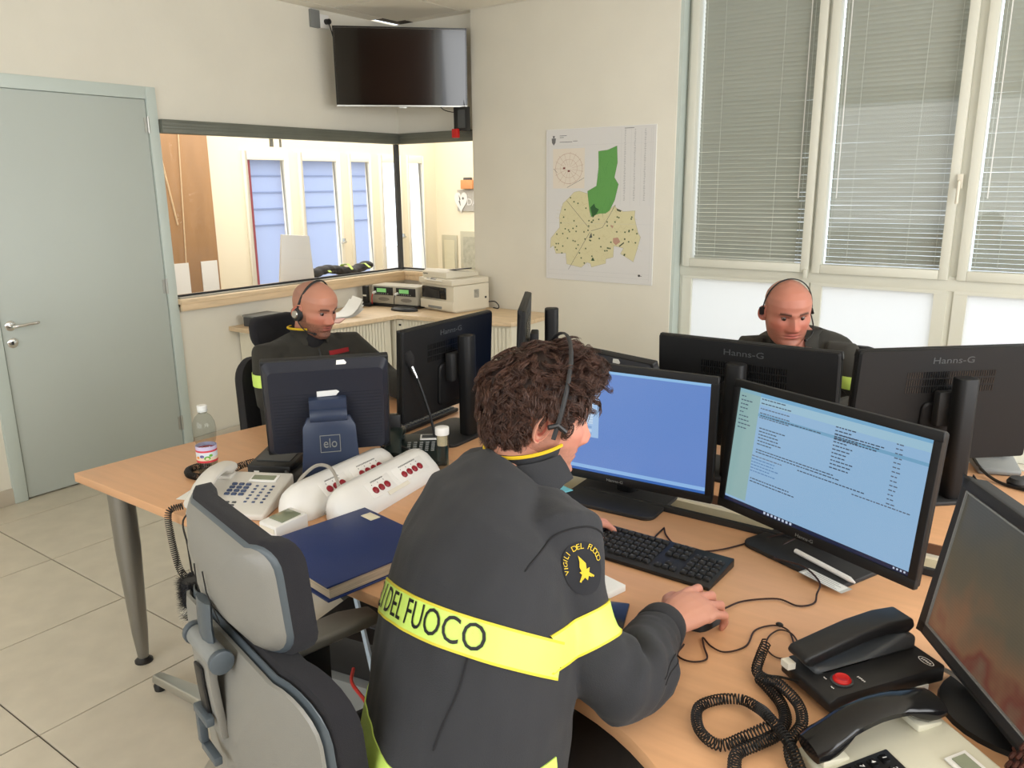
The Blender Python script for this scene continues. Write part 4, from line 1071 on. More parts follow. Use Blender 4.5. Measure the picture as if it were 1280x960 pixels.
# alarm boxes
def alarm_box(label, loc, rot, parent_group='white alarm boxes with red buttons'):
    t = thing('alarm_box', label, 'alarm box', (loc[0], loc[1], DZ + .0005), rot, parent_group)
    sec = [(-.062, 0), (.062, 0), (.064, .018), (.052, .036), (.012, .072), (-.012, .082), (-.036, .078), (-.054, .060), (-.063, .03)]
    rings = []; L = .44
    for y, s in ((0, .25), (.006, .52), (.018, .74), (.036, .90), (.06, .98), (.085, 1.0), (L - .03, 1.0), (L - .012, .96), (L, .86)):
        rings.append([(x * s, y, z * (s * .9 + .1) ) for x, z in sec])
    MB().loft(rings).build('housing', 'white_plastic', t, smooth=50)
    RX_ = frame_m((.032, 0, .054), (math.cos(R(42)), 0, -math.sin(R(42))), (0, 1, 0), (math.sin(R(42)), 0, math.cos(R(42))))
    MB().box((-.002, .165, .0005), (.050, .11, .002), RX_).build('button_panel', 'white_plastic', t, bevel=.0008)
    MB().box((-.002, .315, .0005), (.050, .15, .002), RX_).build('button_panel', 'white_plastic', t, bevel=.0008)
    b_ = MB().lathe([(0, 0), (.0105, 0), (.0105, .003), (.007, .006), (0, .0065)], 16).build('red_button', 'dark_red', t); first = True
    for y in (.135, .162, .189, .275, .302, .329, .356):
        mm = RX_ @ T(.004, y, .0015)
        if first: b_.matrix_local = mm; first = False
        else: inst('red_button', b_.data, t, m=mm)
    tm_ = MB()
    for y, s in ((.135, 1), (.162, 1), (.189, 1), (.275, 1), (.302, 1), (.329, 1), (.356, 1)): tm_.marks(1, .006, RX_ @ T(-.014, y, .0018) @ rz(PI / 2))
    for y, s in ((.165, 15), (.315, 22)): tm_.marks(s, .0062, RX_ @ T(-.023, y, .0018) @ rz(PI / 2))
    tm_.build('lettering', 'dark_grey', t)
    MB().box((.030, .22, .0006), (.012, .10, .0012), RX_).build('outline_strip', 'offwhite', t)
    return t
a1 = alarm_box('white alarm box with red buttons, nearer the light grey phone', (2.775, 1.27), R(6.5))
a2 = dup(a1, (2.895, 1.335, DZ + .0005), R(9), 'white alarm box with red buttons, beside the blue folder corner')
cable('alarm_cable', 'grey cable arching over the first alarm box', [(2.70, 1.36, .76), (2.705, 1.38, .80), (2.73, 1.42, .835), (2.79, 1.42, .84), (2.84, 1.40, .81), (2.855, 1.38, .77), (2.85, 1.34, .745)], .005, 'cable_grey')
th = thing('room_thermostat', 'small white display unit beside the blue folder', 'thermostat', (2.835, 1.215, DZ + .0005), R(-2))
MB().prism([(-.05, 0), (.05, 0), (.05, .050), (-.05, .044)], -.036, .036, Matrix(((0, 0, 1, 0), (1, 0, 0, 0), (0, 1, 0, 0), (0, 0, 0, 1)))).build('case', 'white_plastic', th, bevel=.004)
MB().box((0, .008, .0485), (.055, .06, .003), rx(R(3.4))).build('display', 'lcd', th, bevel=.001)
MB().box((0, -.0505, .030), (.058, .002, .012)).build('paper_sticker', 'offwhite', th)
fo = thing('blue_folder', 'dark blue bound folder lying over the front edge of the desk', 'folder', (3.075, 1.215, DZ + .0005), R(-9))
MB().box((0, 0, .003), (.31, .315, .005)).build('cover', 'folder', fo, bevel=.0015)
MB().box((0, 0, .036), (.31, .315, .005)).build('cover', 'folder', fo, bevel=.0015)
MB().box((.003, .0, .0195), (.296, .300, .027)).build('pages', 'pages', fo, bevel=.001)
MB().box((-.09, .13, .0395), (.045, .03, .002)).build('torn_label', 'cream_trunk', fo, bevel=.0008)
MB().box((-.154, 0, .0195), (.004, .313, .034)).build('spine', 'folder', fo)

# bottle
bt = thing('water_bottle', 'clear plastic water bottle with pictured label at the desk corner', 'bottle', (2.272, 1.372, DZ + .0005))
pr = [(0, .001), (.024, 0), (.030, .006), (.031, .03), (.0300, .034), (.031, .04), (.031, .095), (.0275, .101), (.031, .108), (.034, .125), (.0355, .145), (.033, .168), (.025, .186), (.0135, .198), (.0125, .205), (.0155, .206), (.0155, .209), (.0125, .210)]
MB().lathe(pr + [(.0115, .210), (.0118, .198)], 28).build('body', 'bottle', bt)
MB().lathe([(0, .204), (.0150, .204), (.0150, .222), (.013, .224), (0, .224)], 24).build('cap', mat('clear_cap', (226, 228, 226), .3), bt)
MB().lathe([(0, .004), (.0285, .006), (.0295, .045), (0, .045)], 24).build('water', mat_glass('water', (226, 232, 234)), bt)
lbm = MB(); 
for (z0, z1, c_) in ((.045, .052, (206, 60, 66)), (.052, .062, (236, 214, 190)), (.062, .078, (222, 228, 236)), (.078, .084, (214, 70, 84)), (.084, .096, (206, 196, 226))):
    n_ = 32
    for i in range(n_):
        a0, a1_ = 2 * PI * i / n_, 2 * PI * (i + 1) / n_; r_ = .0318
        lbm.add([(r_ * math.cos(a0), r_ * math.sin(a0), z0), (r_ * math.cos(a1_), r_ * math.sin(a1_), z0), (r_ * math.cos(a1_), r_ * math.sin(a1_), z1), (r_ * math.cos(a0), r_ * math.sin(a0), z1)], [(0, 1, 2, 3)], None, lin(c_))
for a_c, z_c, rr_, c_ in ((-.55, .060, .010, (110, 176, 60)), (-1.05, .066, .007, (96, 92, 150)), (-.2, .068, .006, (110, 176, 60)), (-1.5, .062, .006, (230, 150, 60))):
    pts_ = [(a_c + dx_ / .0322, z_c + dz_) for dx_, dz_ in circ(0, 0, rr_, 12, rr_ * .7)]
    lbm.add([(.0322 * math.cos(a), .0322 * math.sin(a), z) for a, z in pts_], [tuple(range(12))], None, lin(c_))
lbm.build('label', 'print', bt, smooth=0)
cs = thing('desk_console', 'black console box with knob beside the water bottle', 'console', (2.42, 1.53, DZ + .0005), R(28))
MB().prism([(-.08, 0), (.08, 0), (.08, .05), (-.08, .036)], -.07, .07, Matrix(((0, 0, 1, 0), (1, 0, 0, 0), (0, 1, 0, 0), (0, 0, 0, 1)))).build('case', 'black', cs, bevel=.003)
MB().box((0, .01, .0445), (.11, .10, .003), rx(R(5))).build('top_panel', 'dark_grey', cs)
MB().lathe([(0, 0), (.016, 0), (.014, .012), (0, .012)], 16, T(-.04, .04, .047)).build('knob', 'black', cs)
MB().box((-.04, -.0805, .014), (.016, .002, .012)).build('paper_sticker', 'paper', cs)
c = MB(); coil(c, [(2.37, 1.47, .76), (2.345, 1.45, .752), (2.34, 1.41, .745), (2.345, 1.365, .742), (2.315, 1.325, .742), (2.265, 1.312, .742), (2.222, 1.335, .742), (2.215, 1.38, .742), (2.235, 1.405, .742)], .0105, .0058, .0015)
ch_ = thing('handset_cord', 'thick black coiled cord wrapped around the foot of the water bottle', 'cord', (0, 0, 0)); c.build('coil', 'cable', ch_)
cable('jack_lead', 'short metal-tipped lead between console and touch terminal base', [(2.50, 1.49, .752), (2.525, 1.475, .748), (2.545, 1.44, .742), (2.58, 1.42, .738)], .005, 'steel')

# keyboard, mouse and the things near the hand
kb = thing('keyboard', 'black full-size keyboard in front of the blue-desktop monitor', 'keyboard', (3.635, 1.628, DZ + .0005), R(-2.5))
kb.rotation_euler = (0, 0, R(-1.0))
MB().prism([(-.073, 0), (.073, 0), (.073, .022), (-.073, .010)], -.222, .222, Matrix(((0, 0, 1, 0), (1, 0, 0, 0), (0, 1, 0, 0), (0, 0, 0, 1)))).build('case', 'black', kb, bevel=.003)
kk = MB().box((0, 0, .003), (.0165, .0155, .006), top=.8).build('key', 'black_matt', kb, bevel=.0008, seg=1)
wide = MB().box((0, 0, .003), (.10, .0155, .006), top=.93).build('key', 'black_matt', kb, bevel=.0008, seg=1)
zf = lambda y: .016 + y * .0822
first = True; kpos = []
for r_ in range(6):
    y = .056 - r_ * .0195 - (0.004 if r_ > 0 else 0)
    for i in range(15):
        if r_ == 5 and 3 <= i <= 8: continue
        kpos.append((-.208 + i * .0187, y))
    for i in range(3):
        if r_ in (3,) or (r_ == 4 and i != 1): continue
        kpos.append((.084 + i * .0187, y))
    if r_ > 0:
        for i in range(4): kpos.append((.149 + i * .0187, y))
for x, y in kpos:
    mk_ = T(x, y, zf(y)) @ rx(R(4.7))
    if first: kk.matrix_local = mk_; first = False
    else: inst('key', kk.data, kb, m=mk_)
y = .056 - 5 * .0195 - .004; wide.matrix_local = T(-.105, y, zf(y)) @ rx(R(4.7))
lt = MB(); rs = random.Random(2)
for n_, (x, y) in enumerate(kpos): lt.marks(1 + n_ % 2, .0045, T(x - .002, y + .002, zf(y) + .0064) @ rx(R(4.7)))
lt = lt.build('key_letters', 'mid_grey', kb); lt['kind'] = 'stuff'
ms_ = thing('computer_mouse', 'black mouse under the fingers of the seated man hand', 'mouse', (3.893, 1.432, DZ + .0005), R(-14))
v_ = MB(); rg = []
for k in range(11):
    t_ = k / 10; y = (t_ - .5) * .108; ww = .031 * math.sqrt(max(.02, 1 - (2 * t_ - 1) ** 4)); hh = .034 * math.sqrt(max(.03, 1 - (2 * t_ - 1) ** 4)) * (1.08 - .3 * t_)
    rg.append([(ww * math.cos(a), y, max(0, hh * math.sin(a)) if math.sin(a) > 0 else 0) for a in [2 * PI * i / 16 for i in range(16)]])
v_.loft(rg).build('shell', 'black', ms_, smooth=60)
MB().lathe([(0, -.003), (.008, -.003), (.008, .003), (0, .003)], 12, T(0, .03, .028) @ ry(PI / 2)).build('wheel', 'dark_grey', ms_)
nb = thing('notepad', 'small white notepad poking out beyond the sleeve below the keyboard', 'notepad', (3.615, 1.42, DZ + .0005), R(-14))
for k in range(1): MB().box((0, 0, .008), (.16, .10, .016)).build('pages', 'paper', nb, bevel=.002)
sm_ = thing('smartphone', 'black smartphone edge showing beside the yellow sleeve band', 'phone', (3.735, 1.315, DZ + .0005), R(20))
MB().box((0, 0, .0045), (.07, .145, .008)).build('body', 'black_gloss', sm_, bevel=.003)
cy = thing('light_blue_folder', 'light blue card folder lying flat behind the curly-haired man head', 'folder', (3.10, 1.875, DZ + .0005), R(-18))
MB().box((0, 0, .006), (.40, .13, .010)).build('cover', 'cyan', cy, bevel=.002); MB().box((.01, .0, .013), (.38, .12, .002)).build('sheet', 'cyan', cy)
pk = thing('folded_paper', 'white folded paper under the chin of the seated man', 'paper', (3.335, 1.735, DZ + .0005), R(30))
MB().prism([(-.05, -.03), (.05, -.02), (.03, .04), (-.04, .03)], 0, .004).build('sheet', 'paper', pk)
# cables on the desk
cable('monitor_cable', 'thin dark cable looping from the keyboard towards the mail monitor', [(3.63, 1.80, .734), (3.655, 1.76, .734), (3.70, 1.72, .734), (3.75, 1.715, .734), (3.80, 1.76, .734), (3.85, 1.85, .735), (3.90, 1.90, .748), (3.93, 1.94, .75)], .0022, 'cable_brown')
cable('keyboard_cable', 'thin cable running straight from the keyboard to the gap', [(3.63, 1.80, .734), (3.635, 1.74, .734), (3.645, 1.70, .735), (3.66, 1.69, .748)], .002, 'cable')
cable('mouse_cable', 'thin cable curving from the mouse over the base of the mail monitor', [(3.915, 1.49, .738), (3.935, 1.55, .734), (3.99, 1.60, .734), (4.035, 1.595, .734), (4.06, 1.625, .734), (4.055, 1.665, .736), (4.05, 1.70, .748), (4.0, 1.755, .748), (3.95, 1.76, .748), (3.925, 1.78, .740), (3.91, 1.83, .736), (3.94, 1.90, .750)], .0021, 'cable_brown')
cable('headset_cable', 'dark cable from under the cuff past the hand to the red-button phone', [(3.90, 1.32, .735), (3.905, 1.28, .734), (3.935, 1.275, .734), (3.955, 1.30, .734), (3.935, 1.335, .734), (3.92, 1.365, .734), (3.945, 1.345, .734), (3.975, 1.342, .734), (4.00, 1.385, .734), (3.995, 1.45, .734), (4.02, 1.49, .734), (4.05, 1.485, .735), (4.075, 1.44, .735), (4.09, 1.40, .738), (4.10, 1.36, .745)], .0018, 'cable_brown')
cable('headset_cable', 'dark cable loop lying left of the emergency phone handset', [(4.09, 1.39, .735), (4.06, 1.38, .734), (4.035, 1.40, .734), (4.025, 1.44, .734), (4.035, 1.475, .736), (4.06, 1.475, .736), (4.085, 1.44, .735), (4.095, 1.40, .736)], .0016, 'cable_brown')
cj = thing('cable_joint', 'small dark bead clip on the headset cable', 'clip', (4.03, 1.492, .738)); MB().sphere((0, 0, 0), (.008, .005, .005)).build('bead', 'black', cj)
cable('gap_cable', 'black cable lying in the tray below the blue-desktop monitor', [(3.45, 1.97, .75), (3.50, 2.0, .72), (3.62, 1.99, .70), (3.75, 2.0, .69), (3.90, 1.99, .69), (4.05, 2.0, .69), (4.2, 1.99, .69)], .0045, 'cable')
cable('gap_cable', 'second black cable dropping from the mail monitor into the tray', [(3.86, 2.02, .66), (3.92, 1.98, .74), (3.98, 1.94, .76), (4.05, 1.93, .78), (4.06, 1.90, .84)], .004, 'cable')
cable('gap_cable', 'white cable in the tray right of the mail monitor', [(4.15, 2.06, .66), (4.20, 2.04, .69), (4.25, 1.99, .69), (4.28, 1.94, .70), (4.34, 1.88, .74)], .004, 'cable_white')
ad = thing('cable_adapter', 'black cable connector block above the tray behind the mail monitor', 'connector', (3.935, 1.955, .755), R(-35))
MB().box((0, 0, 0), (.05, .02, .018)).build('block', 'black', ad, bevel=.003)
cable('terminal_cable', 'black cables behind the left touch terminal foot', [(2.62, 1.72, .90), (2.66, 1.74, .80), (2.70, 1.78, .745), (2.76, 1.80, .736), (2.80, 1.86, .736)], .0035, 'cable')
cable('terminal_cable', 'thick black cable arching between touch terminal and cordless cradle', [(2.64, 1.66, .74), (2.66, 1.72, .78), (2.69, 1.78, .79), (2.74, 1.82, .76), (2.80, 1.82, .738)], .0045, 'cable')
# far desk, right edge
gp = thing('desk_phone', 'grey plastic device corner on the far desk behind the pillar', 'telephone', (4.275, 2.80, DZ + .0005), R(20))
MB().prism([(-.07, 0), (.07, 0), (.07, .05), (-.07, .02)], -.06, .06, Matrix(((0, 0, 1, 0), (1, 0, 0, 0), (0, 1, 0, 0), (0, 0, 0, 1)))).build('case', 'mid_grey', gp, bevel=.008)
MB().box((0, .02, .045), (.08, .03, .004), rx(R(12))).build('slot', 'black', gp)
cable('far_desk_cable', 'black cable on the far desk at the right edge', [(4.22, 2.78, .76), (4.26, 2.70, .745), (4.31, 2.65, .736), (4.38, 2.62, .736)], .005, 'cable')
hd = thing('spare_headset', 'black headset lying on the far desk at the right edge', 'headset', (4.42, 2.68, DZ + .001), R(10))
MB().tube([(.07 * math.cos(a), .07 * math.sin(a), .012) for a in [PI * k / 12 for k in range(13)]], .006, 8).build('headband', 'black', hd)
for s_ in (-1, 1): MB().lathe([(0, 0), (.028, 0), (.03, .012), (.022, .024), (0, .024)], 16, T(.07 * s_, 0, 0)).build('ear_cushion', 'black_matt', hd)
kb2 = thing('keyboard', 'dark keyboard partly hidden behind the back of the left wide monitor', 'keyboard', (2.42, 2.14, DZ + .0005), R(95))
MB().box((0, 0, .008), (.44, .14, .014)).build('case', 'black', kb2, bevel=.003)
kx_ = MB()
for i in range(20):
    for j in range(5): kx_.box((-.20 + i * .021, -.05 + j * .025, .018), (.016, .018, .006), top=.8)
kx_.build('keys', 'dark_grey', kb2)['kind'] = 'stuff'

# ================================================================== COUNTER THINGS
pt = thing('printer', 'cream multifunction laser printer on the corner counter', 'printer', (.755, 4.405, .7405), R(-10))
w, d = .375, .33
bd = MB(); bd.prism([(-w / 2, -d / 2 + .02), (w / 2, -d / 2), (w / 2, d / 2), (-w / 2, d / 2)], .012, .19); bd.span((-w / 2 + .01, -d / 2 + .03, 0), (w / 2 - .02, d / 2 - .01, .012))
bd.build('case', 'printer', pt, bevel=.008, seg=3)
MB().span((-w / 2 + .03, -d / 2 - .006, .092), (w / 2 - .085, -d / 2 + .03, .172)).build('output_recess', 'black_gloss', pt, bevel=.004)
MB().prism([(-.12, .10), (.07, .10), (.06, .155), (-.09, .168)], 0, .004, T(-.02, -d / 2 - .0065, -.005) @ rx(PI / 2)).build('output_tray', 'black_matt', pt)
MB().span((-w / 2 + .006, -d / 2 - .004, .018), (w / 2 - .006, -d / 2 + .02, .082)).build('paper_drawer', 'printer', pt, bevel=.004)
MB().span((-.09, -d / 2 - .006, .022), (.06, -d / 2, .040)).build('drawer_grip', 'mid_grey', pt, bevel=.002)
MB().prism([(-w / 2 - .002, -d / 2 - .005), (w / 2, -d / 2 - .015), (w / 2 - .002, d / 2), (-w / 2 + .002, d / 2)], .192, .232).build('scanner_bed', 'printer', pt, bevel=.006)
MB().box((0, 0, 0), (.20, .03, .008), T(-.02, -d / 2 - .004, .224) @ rx(R(30))).build('control_panel', 'offwhite', pt, bevel=.002)
MB().box((0, 0, 0), (.06, .014, .004), T(-.02, -d / 2 - .005, .229) @ rx(R(30))).build('display', 'dark_grey', pt)
pk_ = MB()
for i in range(6): pk_.box((0, 0, 0), (.006, .006, .004), T(-.09 + i * .01 if i < 3 else -.01 + i * .012, -d / 2 - .005, .229) @ rx(R(30)))
pk_.build('panel_keys', 'mid_grey', pt)
MB().prism([(-d / 2 + .02, .232), (d / 2 - .01, .232), (d / 2 - .01, .262), (-d / 2 + .06, .290), (-d / 2 + .02, .275)], -w / 2 + .01, .09, Matrix(((0, 0, 1, 0), (1, 0, 0, 0), (0, 1, 0, 0), (0, 0, 0, 1)))).build('document_feeder', 'printer', pt, bevel=.006)
MB().box((0, 0, 0), (.10, .16, .008), T(.055, 0, .288) @ ry(R(-6))).build('feeder_slot', 'black', pt, bevel=.003)
MB().marks(6, .014, T(-.14, -d / 2 + .0195, .258) @ rx(PI / 2)).build('lettering', 'dark_grey', pt)
vv = MB()
for j in range(2):
    for i in range(9): vv.box((w / 2 + .0005, .045 + j * .0, .150 - i * .0065 - j * .0), (.002, .045, .003))
vv.build('vent_slots', 'mid_grey', pt)['kind'] = 'stuff'
MB().box((w / 2 + .001, .13, .09), (.004, .014, .014)).build('side_port', 'black', pt)
cable('printer_cable', 'black cable looping behind the printer right side', [(.99, 4.50, .80), (1.03, 4.52, .80), (1.04, 4.55, .77), (1.02, 4.57, .745), (.97, 4.58, .745)], .004, 'cable')
rd = thing('radio_base_station', 'grey radio unit with two green displays on the counter', 'radio', (.325, 4.30, .7405), R(6))
MB().span((-.21, -.07, .022), (.20, .09, .155)).build('case', mat('radio_grey', (176, 170, 154), .5), rd, bevel=.004)
MB().span((-.215, -.08, 0), (.21, .09, .02)).build('plinth', 'black', rd, bevel=.003)
for i, x in enumerate((-.10, .105)):
    MB().box((x, -.073, .115), (.17, .012, .058)).build('display_frame', 'black', rd, bevel=.003)
    MB().box((x - .012, -.0795, .120), (.085, .003, .028)).build('display', 'lcd_green', rd)
    b_ = MB()
    for q_ in range(6): b_.box((x - .055 + q_ * .02, -.080, .096), (.010, .003, .006))
    b_.build('soft_keys', 'mid_grey', rd)
    MB().prism(circ(x + .0, .055, .05, 12, .014), 0, .003, T(0, -.0705, 0) @ rx(PI / 2)).build('arrow_pad', mat('radio_pad_%d' % i, (128, 122, 112), .5), rd)
    MB().cyl((x - .07, -.075, .105), (x - .07, -.11, .10), .009, 10).build('jack', 'white_plastic', rd)
    MB().tube(spline([(x - .07, -.105, .10), (x - .075, -.115, .07), (x - .08, -.11, .02)], 5), .0035, 6).build('lead', 'black' if i else 'red', rd)
mh = thing('radio_fist_microphone', 'black fist microphone standing left of the radio unit', 'microphone', (.10, 4.17, .7405), R(10))
MB().box((0, 0, .012), (.10, .07, .024)).build('stand', 'black', mh, bevel=.005); MB().box((0, 0, .085), (.045, .035, .13)).build('body', 'black', mh, bevel=.008)
MB().box((0, -.018, .08), (.03, .004, .012)).build('button', 'offwhite', mh)
ov = thing('radio_cradle', 'black oval rest in front of the radio unit right half', 'stand', (.50, 4.15, .7405), R(8))
MB().lathe([(0, 0), (.11, 0), (.11, .012), (.09, .022), (0, .022)], 28, Matrix.Diagonal((1, .5, 1, 1))).build('pad', 'black', ov)
def papers(label, loc, rot, n, w, d, m='paper', curl=0.0):
    t = thing('paper_stack', label, 'papers', loc, rot)
    for k in range(n):
        g = MB(); rr_ = []
        for i in range(9):
            x = -w / 2 + w * i / 8; z = k * .0035 + curl * max(0, (i - 5) / 3) ** 2 * (1 + k * .4)
            rr_.append([(x, -d / 2, z), (x, d / 2, z), (x, d / 2, z + .001), (x, -d / 2, z + .001)])
        o = g.loft(rr_).build('sheet', m, t); o.rotation_euler = (0, 0, random.uniform(-.2, .2))
papers('curled white papers on the counter behind the bald man', (.30, 3.70, .7412), R(70), 4, .30, .21, 'paper', .05)
papers('pinkish papers lying under the curled sheets', (.36, 3.52, .7408), R(40), 2, .26, .18, mat('pink_paper', (214, 168, 160), .7), .0)
bb = thing('storage_box', 'dark box on the counter end behind the left office chair', 'box', (.22, 3.22, .7405), R(4))
MB().box((0, 0, .03), (.30, .20, .06)).build('case', 'dark_grey', bb, bevel=.004); MB().box((0, 0, .066), (.31, .21, .012)).build('lid', 'mid_grey', bb, bevel=.003)

# ================================================================== FLOOR THINGS
ff_ = thing('floor_stand', 'grey tapered floor stand foot with black glide behind the empty chair back', 'stand', (2.62, 1.20, 0))
MB().loft([[(x, y * wv, z + zz_) for y, zz_ in ((-1, -.012), (1, -.012), (.8, .014), (-.8, .014))] for x, wv, z in ((-.50, .018, .040), (-.40, .024, .052), (-.22, .034, .072), (-.05, .045, .10), (.02, .045, .11))]).build('foot', 'alu', ff_, bevel=.004, seg=2)
MB().lathe([(0, 0), (.018, 0), (.020, .018), (.012, .03), (0, .03)], 14, T(-.485, 0, 0)).build('glide', 'black', ff_)
MB().lathe([(0, .06), (.06, .06), (.055, .14), (.025, .16), (.025, .42), (0, .42)], 20).build('column', 'steel', ff_)
for a_ in (70, -70): MB().loft([[(math.cos(R(a_)) * x - math.sin(R(a_)) * y * wv, math.sin(R(a_)) * x + math.cos(R(a_)) * y * wv, z + zz_) for y, zz_ in ((-1, -.012), (1, -.012), (.8, .014), (-.8, .014))] for x, wv, z in ((.0, .045, .10), (.3, .024, .02))]).build('foot', 'alu', ff_)
tw = thing('computer_tower', 'black computer case lying on the floor shelf under the desk', 'computer', (2.75, 1.66, 0), R(10))
MB().box((0, 0, .215), (.34, .40, .13)).build('case', 'black', tw, bevel=.004)
MB().box((0.02, -.10, .282), (.10, .05, .004)).build('label_plate', 'dark_grey', tw); MB().box((0, 0, .07), (.38, .44, .14)).build('shelf', 'mid_grey', tw, bevel=.005)
sp_ = thing('desk_speaker', 'round black thing hanging under the desk below the blue folder', 'speaker', (3.10, 1.40, .56))
MB().sphere((0, 0, .05), (.075, .075, .085)).build('body', 'black', sp_); MB().tube([(0, 0, .12), (0, 0, .142)], .03, 10).build('mount', 'black', sp_)
cable('under_desk_cable', 'light blue-white cable running under the desk behind the chair', [(2.80, 1.45, .62), (2.88, 1.40, .50), (2.96, 1.36, .38), (3.02, 1.33, .30), (3.1, 1.3, .2)], .008, mat('pale_blue_cable', (170, 186, 200), .5))
cable('under_desk_cable', 'red cable under the desk behind the armrest', [(2.86, 1.30, .28), (2.90, 1.27, .30), (2.97, 1.25, .27), (3.02, 1.24, .20), (3.0, 1.22, .1), (2.98, 1.2, .01)], .005, 'cable_red')
cable('under_desk_cable', 'second red cable hanging beside the computer case', [(2.90, 1.36, .28), (2.96, 1.30, .29), (3.04, 1.28, .26), (3.07, 1.28, .14), (3.05, 1.3, .01)], .005, 'cable_red')
# ================================================================== OFFICE CHAIRS
def curved_pad(w, h, th, r, fy, m, bulge=.012, z0=0.0, wtop=None):
    """cushion or shell: outline in local XZ, bent by fy(x,z), th thick towards +Y"""
    mb = MB(); wt = wtop if wtop is not None else w
    P = rrect(w, h, r, 6)
    def mp(x, z, y):
        k = (w + (wt - w) * ((z + h / 2) / h)) / w
        x2 = x * k; return (x2, fy(x2, z) + y, z + z0)
    rings = []
    for s, y in ((.02, -bulge), (.4, -bulge * .9), (.75, -bulge * .5), (.93, 0), (1, .004), (1.0, th - .004), (.95, th), (.5, th), (.02, th)): rings.append([mp(x * s, z * s, y) for x, z in P])
    return mb.loft(rings, m)
def office_chair(label, loc, rot, dark=False, head=True):
    shell = 'black' if dark else 'shell_grey'; rim = 'black_matt' if dark else 'shell_edge'
    t = thing('office_chair', label, 'chair', loc, rot)
    I4 = Matrix.Identity(4)
    # star base, gas lift, seat
    MB().lathe([(0, .05), (.05, .05), (.045, .11), (.028, .13), (.028, .40), (0, .40)], 20).build('gas_lift', 'black', t)
    lgm = None
    for k in range(5):
        g = MB().loft([[(x, y * wv, z + zz) for y, zz in ((-1, -.012), (1, -.012), (.8, .014), (-.8, .014))] for x, wv, z in ((.03, .03, .085), (.18, .024, .075), (.30, .017, .06))]).build('base_arm', 'black' if dark else 'alu', t, bevel=.004) if lgm is None else inst('base_arm', lgm.data, t)
        lgm = lgm or g; g.matrix_local = rz(2 * PI * k / 5 + .3)
        cst = MB(); 
        for s_ in (-.012, .012): cst.cyl((.30, s_ - .008, .026), (.30, s_ + .008, .026), .025, 14)
        cst.cyl((.30, 0, .03), (.30, 0, .06), .008, 8); c_ = cst.build('castor', 'black', t); c_.matrix_local = rz(2 * PI * k / 5 + .3); c_['kind'] = 'stuff'
    se = MB(); P = rrect(.49, .46, .09, 6)
    se.loft([[(x * s, y * s, z) for x, y in P] for s, z in ((.86, .39), (.96, .395), (1, .42), (.98, .45), (.85, .465), (.4, .462), (.02, .460))]); se.build('seat', 'chair_fabric', t, smooth=60)
    MB().prism(rrect(.40, .38, .08), .36, .392).build('seat_pan', 'black', t, bevel=.008)
    fy = lambda x, z: -.27 + .9 * x * x + .10 * (z + .0) * -.35
    tl = T(0, 0, 0)
    zc = .66
    cu = curved_pad(.50 if dark else .56, .50, .045, .09, lambda x, z: -.255 + .8 * x * x - .10 * z - .5 * max(0, -z) ** 2, tl, .02, zc, .47 if dark else .53)
    # cushion faces +Y: flip by building behind/front offsets
    cush = MB().add([(x, -.0 + y, z) for x, y, z in [(v[0], v[1], v[2]) for v in cu.v]], cu.f); cush.build('backrest_cushion', 'chair_fabric', t, smooth=60)
    sh = curved_pad(.475 if dark else .535, .475, .014, .08, lambda x, z: -.278 + .8 * x * x - .10 * z - .5 * max(0, -z) ** 2, tl, .012, zc - .004, .445 if dark else .505); sh.build('backrest_shell', shell, t, smooth=60)
    er = curved_pad(.487 if dark else .547, .487, .010, .088, lambda x, z: -.264 + .8 * x * x - .10 * z - .5 * max(0, -z) ** 2, tl, .006, zc - .002, .457 if dark else .517); er.build('backrest_rim', rim, t, smooth=60)
    # spine joining the seat to the back
    MB().tube([(0, -.02, .37), (0, -.22, .38), (0, -.30, .46), (0, -.305, .62)], [(.03, .02)] * 4, 10).build('back_bracket', 'black', t)
    # headrest, saddle shaped
    hz, hf = (1.0 if dark else .990), (lambda x, z: -.275 + 1.5 * x * x - .12 * z + 1.2 * z * z)
    hd = MB(); P = rrect(.26 if dark else .37, .13 if dark else .185, .06, 6)
    def sad(x, z): return z + 1.15 * x * x * (1 if z > 0 else .25) 
    def ringset(mb, sc, ys): 
        rr_ = []
        for s, y in ys: rr_.append([(x * s * sc, hf(x * s * sc, z * s) + y, sad(x * s * sc, z * s * sc) + hz) for x, z in P])
        mb.loft(rr_)
    ringset(hd, 1.0, ((.02, .036), (.5, .038), (.8, .038), (.93, .034), (1.0, .024), (1.0, -.002), (.96, -.006), (.5, -.006), (.02, -.006))); hd.build('headrest_cushion', 'chair_fabric', t, smooth=60)
    hs = MB(); ringset(hs, .93, ((.02, -.022), (.5, -.021), (.85, -.018), (.97, -.012), (1.0, -.004), (.9, .0), (.02, .0))); hs.build('headrest_shell', shell, t, smooth=60)
    rm = MB(); ringset(rm, .965, ((.02, -.010), (.5, -.010), (.95, -.010), (1.0, -.005), (1.0, .002), (.02, .002))); rm.build('headrest_rim', rim, t, smooth=60)
    gv = MB()
    for s_ in (-1, 1): gv.tube([(s_ * .018, hf(0, .03) - .0235, hz + .035), (s_ * .022, hf(0, 0) - .0245, hz), (s_ * .030, hf(.03, -.05) - .0225, hz - .055)], .0012, 5)
    gv.build('shell_groove', 'black', t)
    dzh = -.05 if dark else -.07
    # hinge between headrest and back, strap and hanger
    MB().cyl((-.052, -.300, .955 + dzh), (.052, -.300, .955 + dzh), .017, 18).build('headrest_hinge', 'mid_grey' if not dark else 'black', t, bevel=.003)
    for s_ in (-1, 1): MB().cyl((s_ * .052, -.300, .955 + dzh), (s_ * .064, -.300, .955 + dzh), .020, 18).build('hinge_cap', rim, t, bevel=.002)
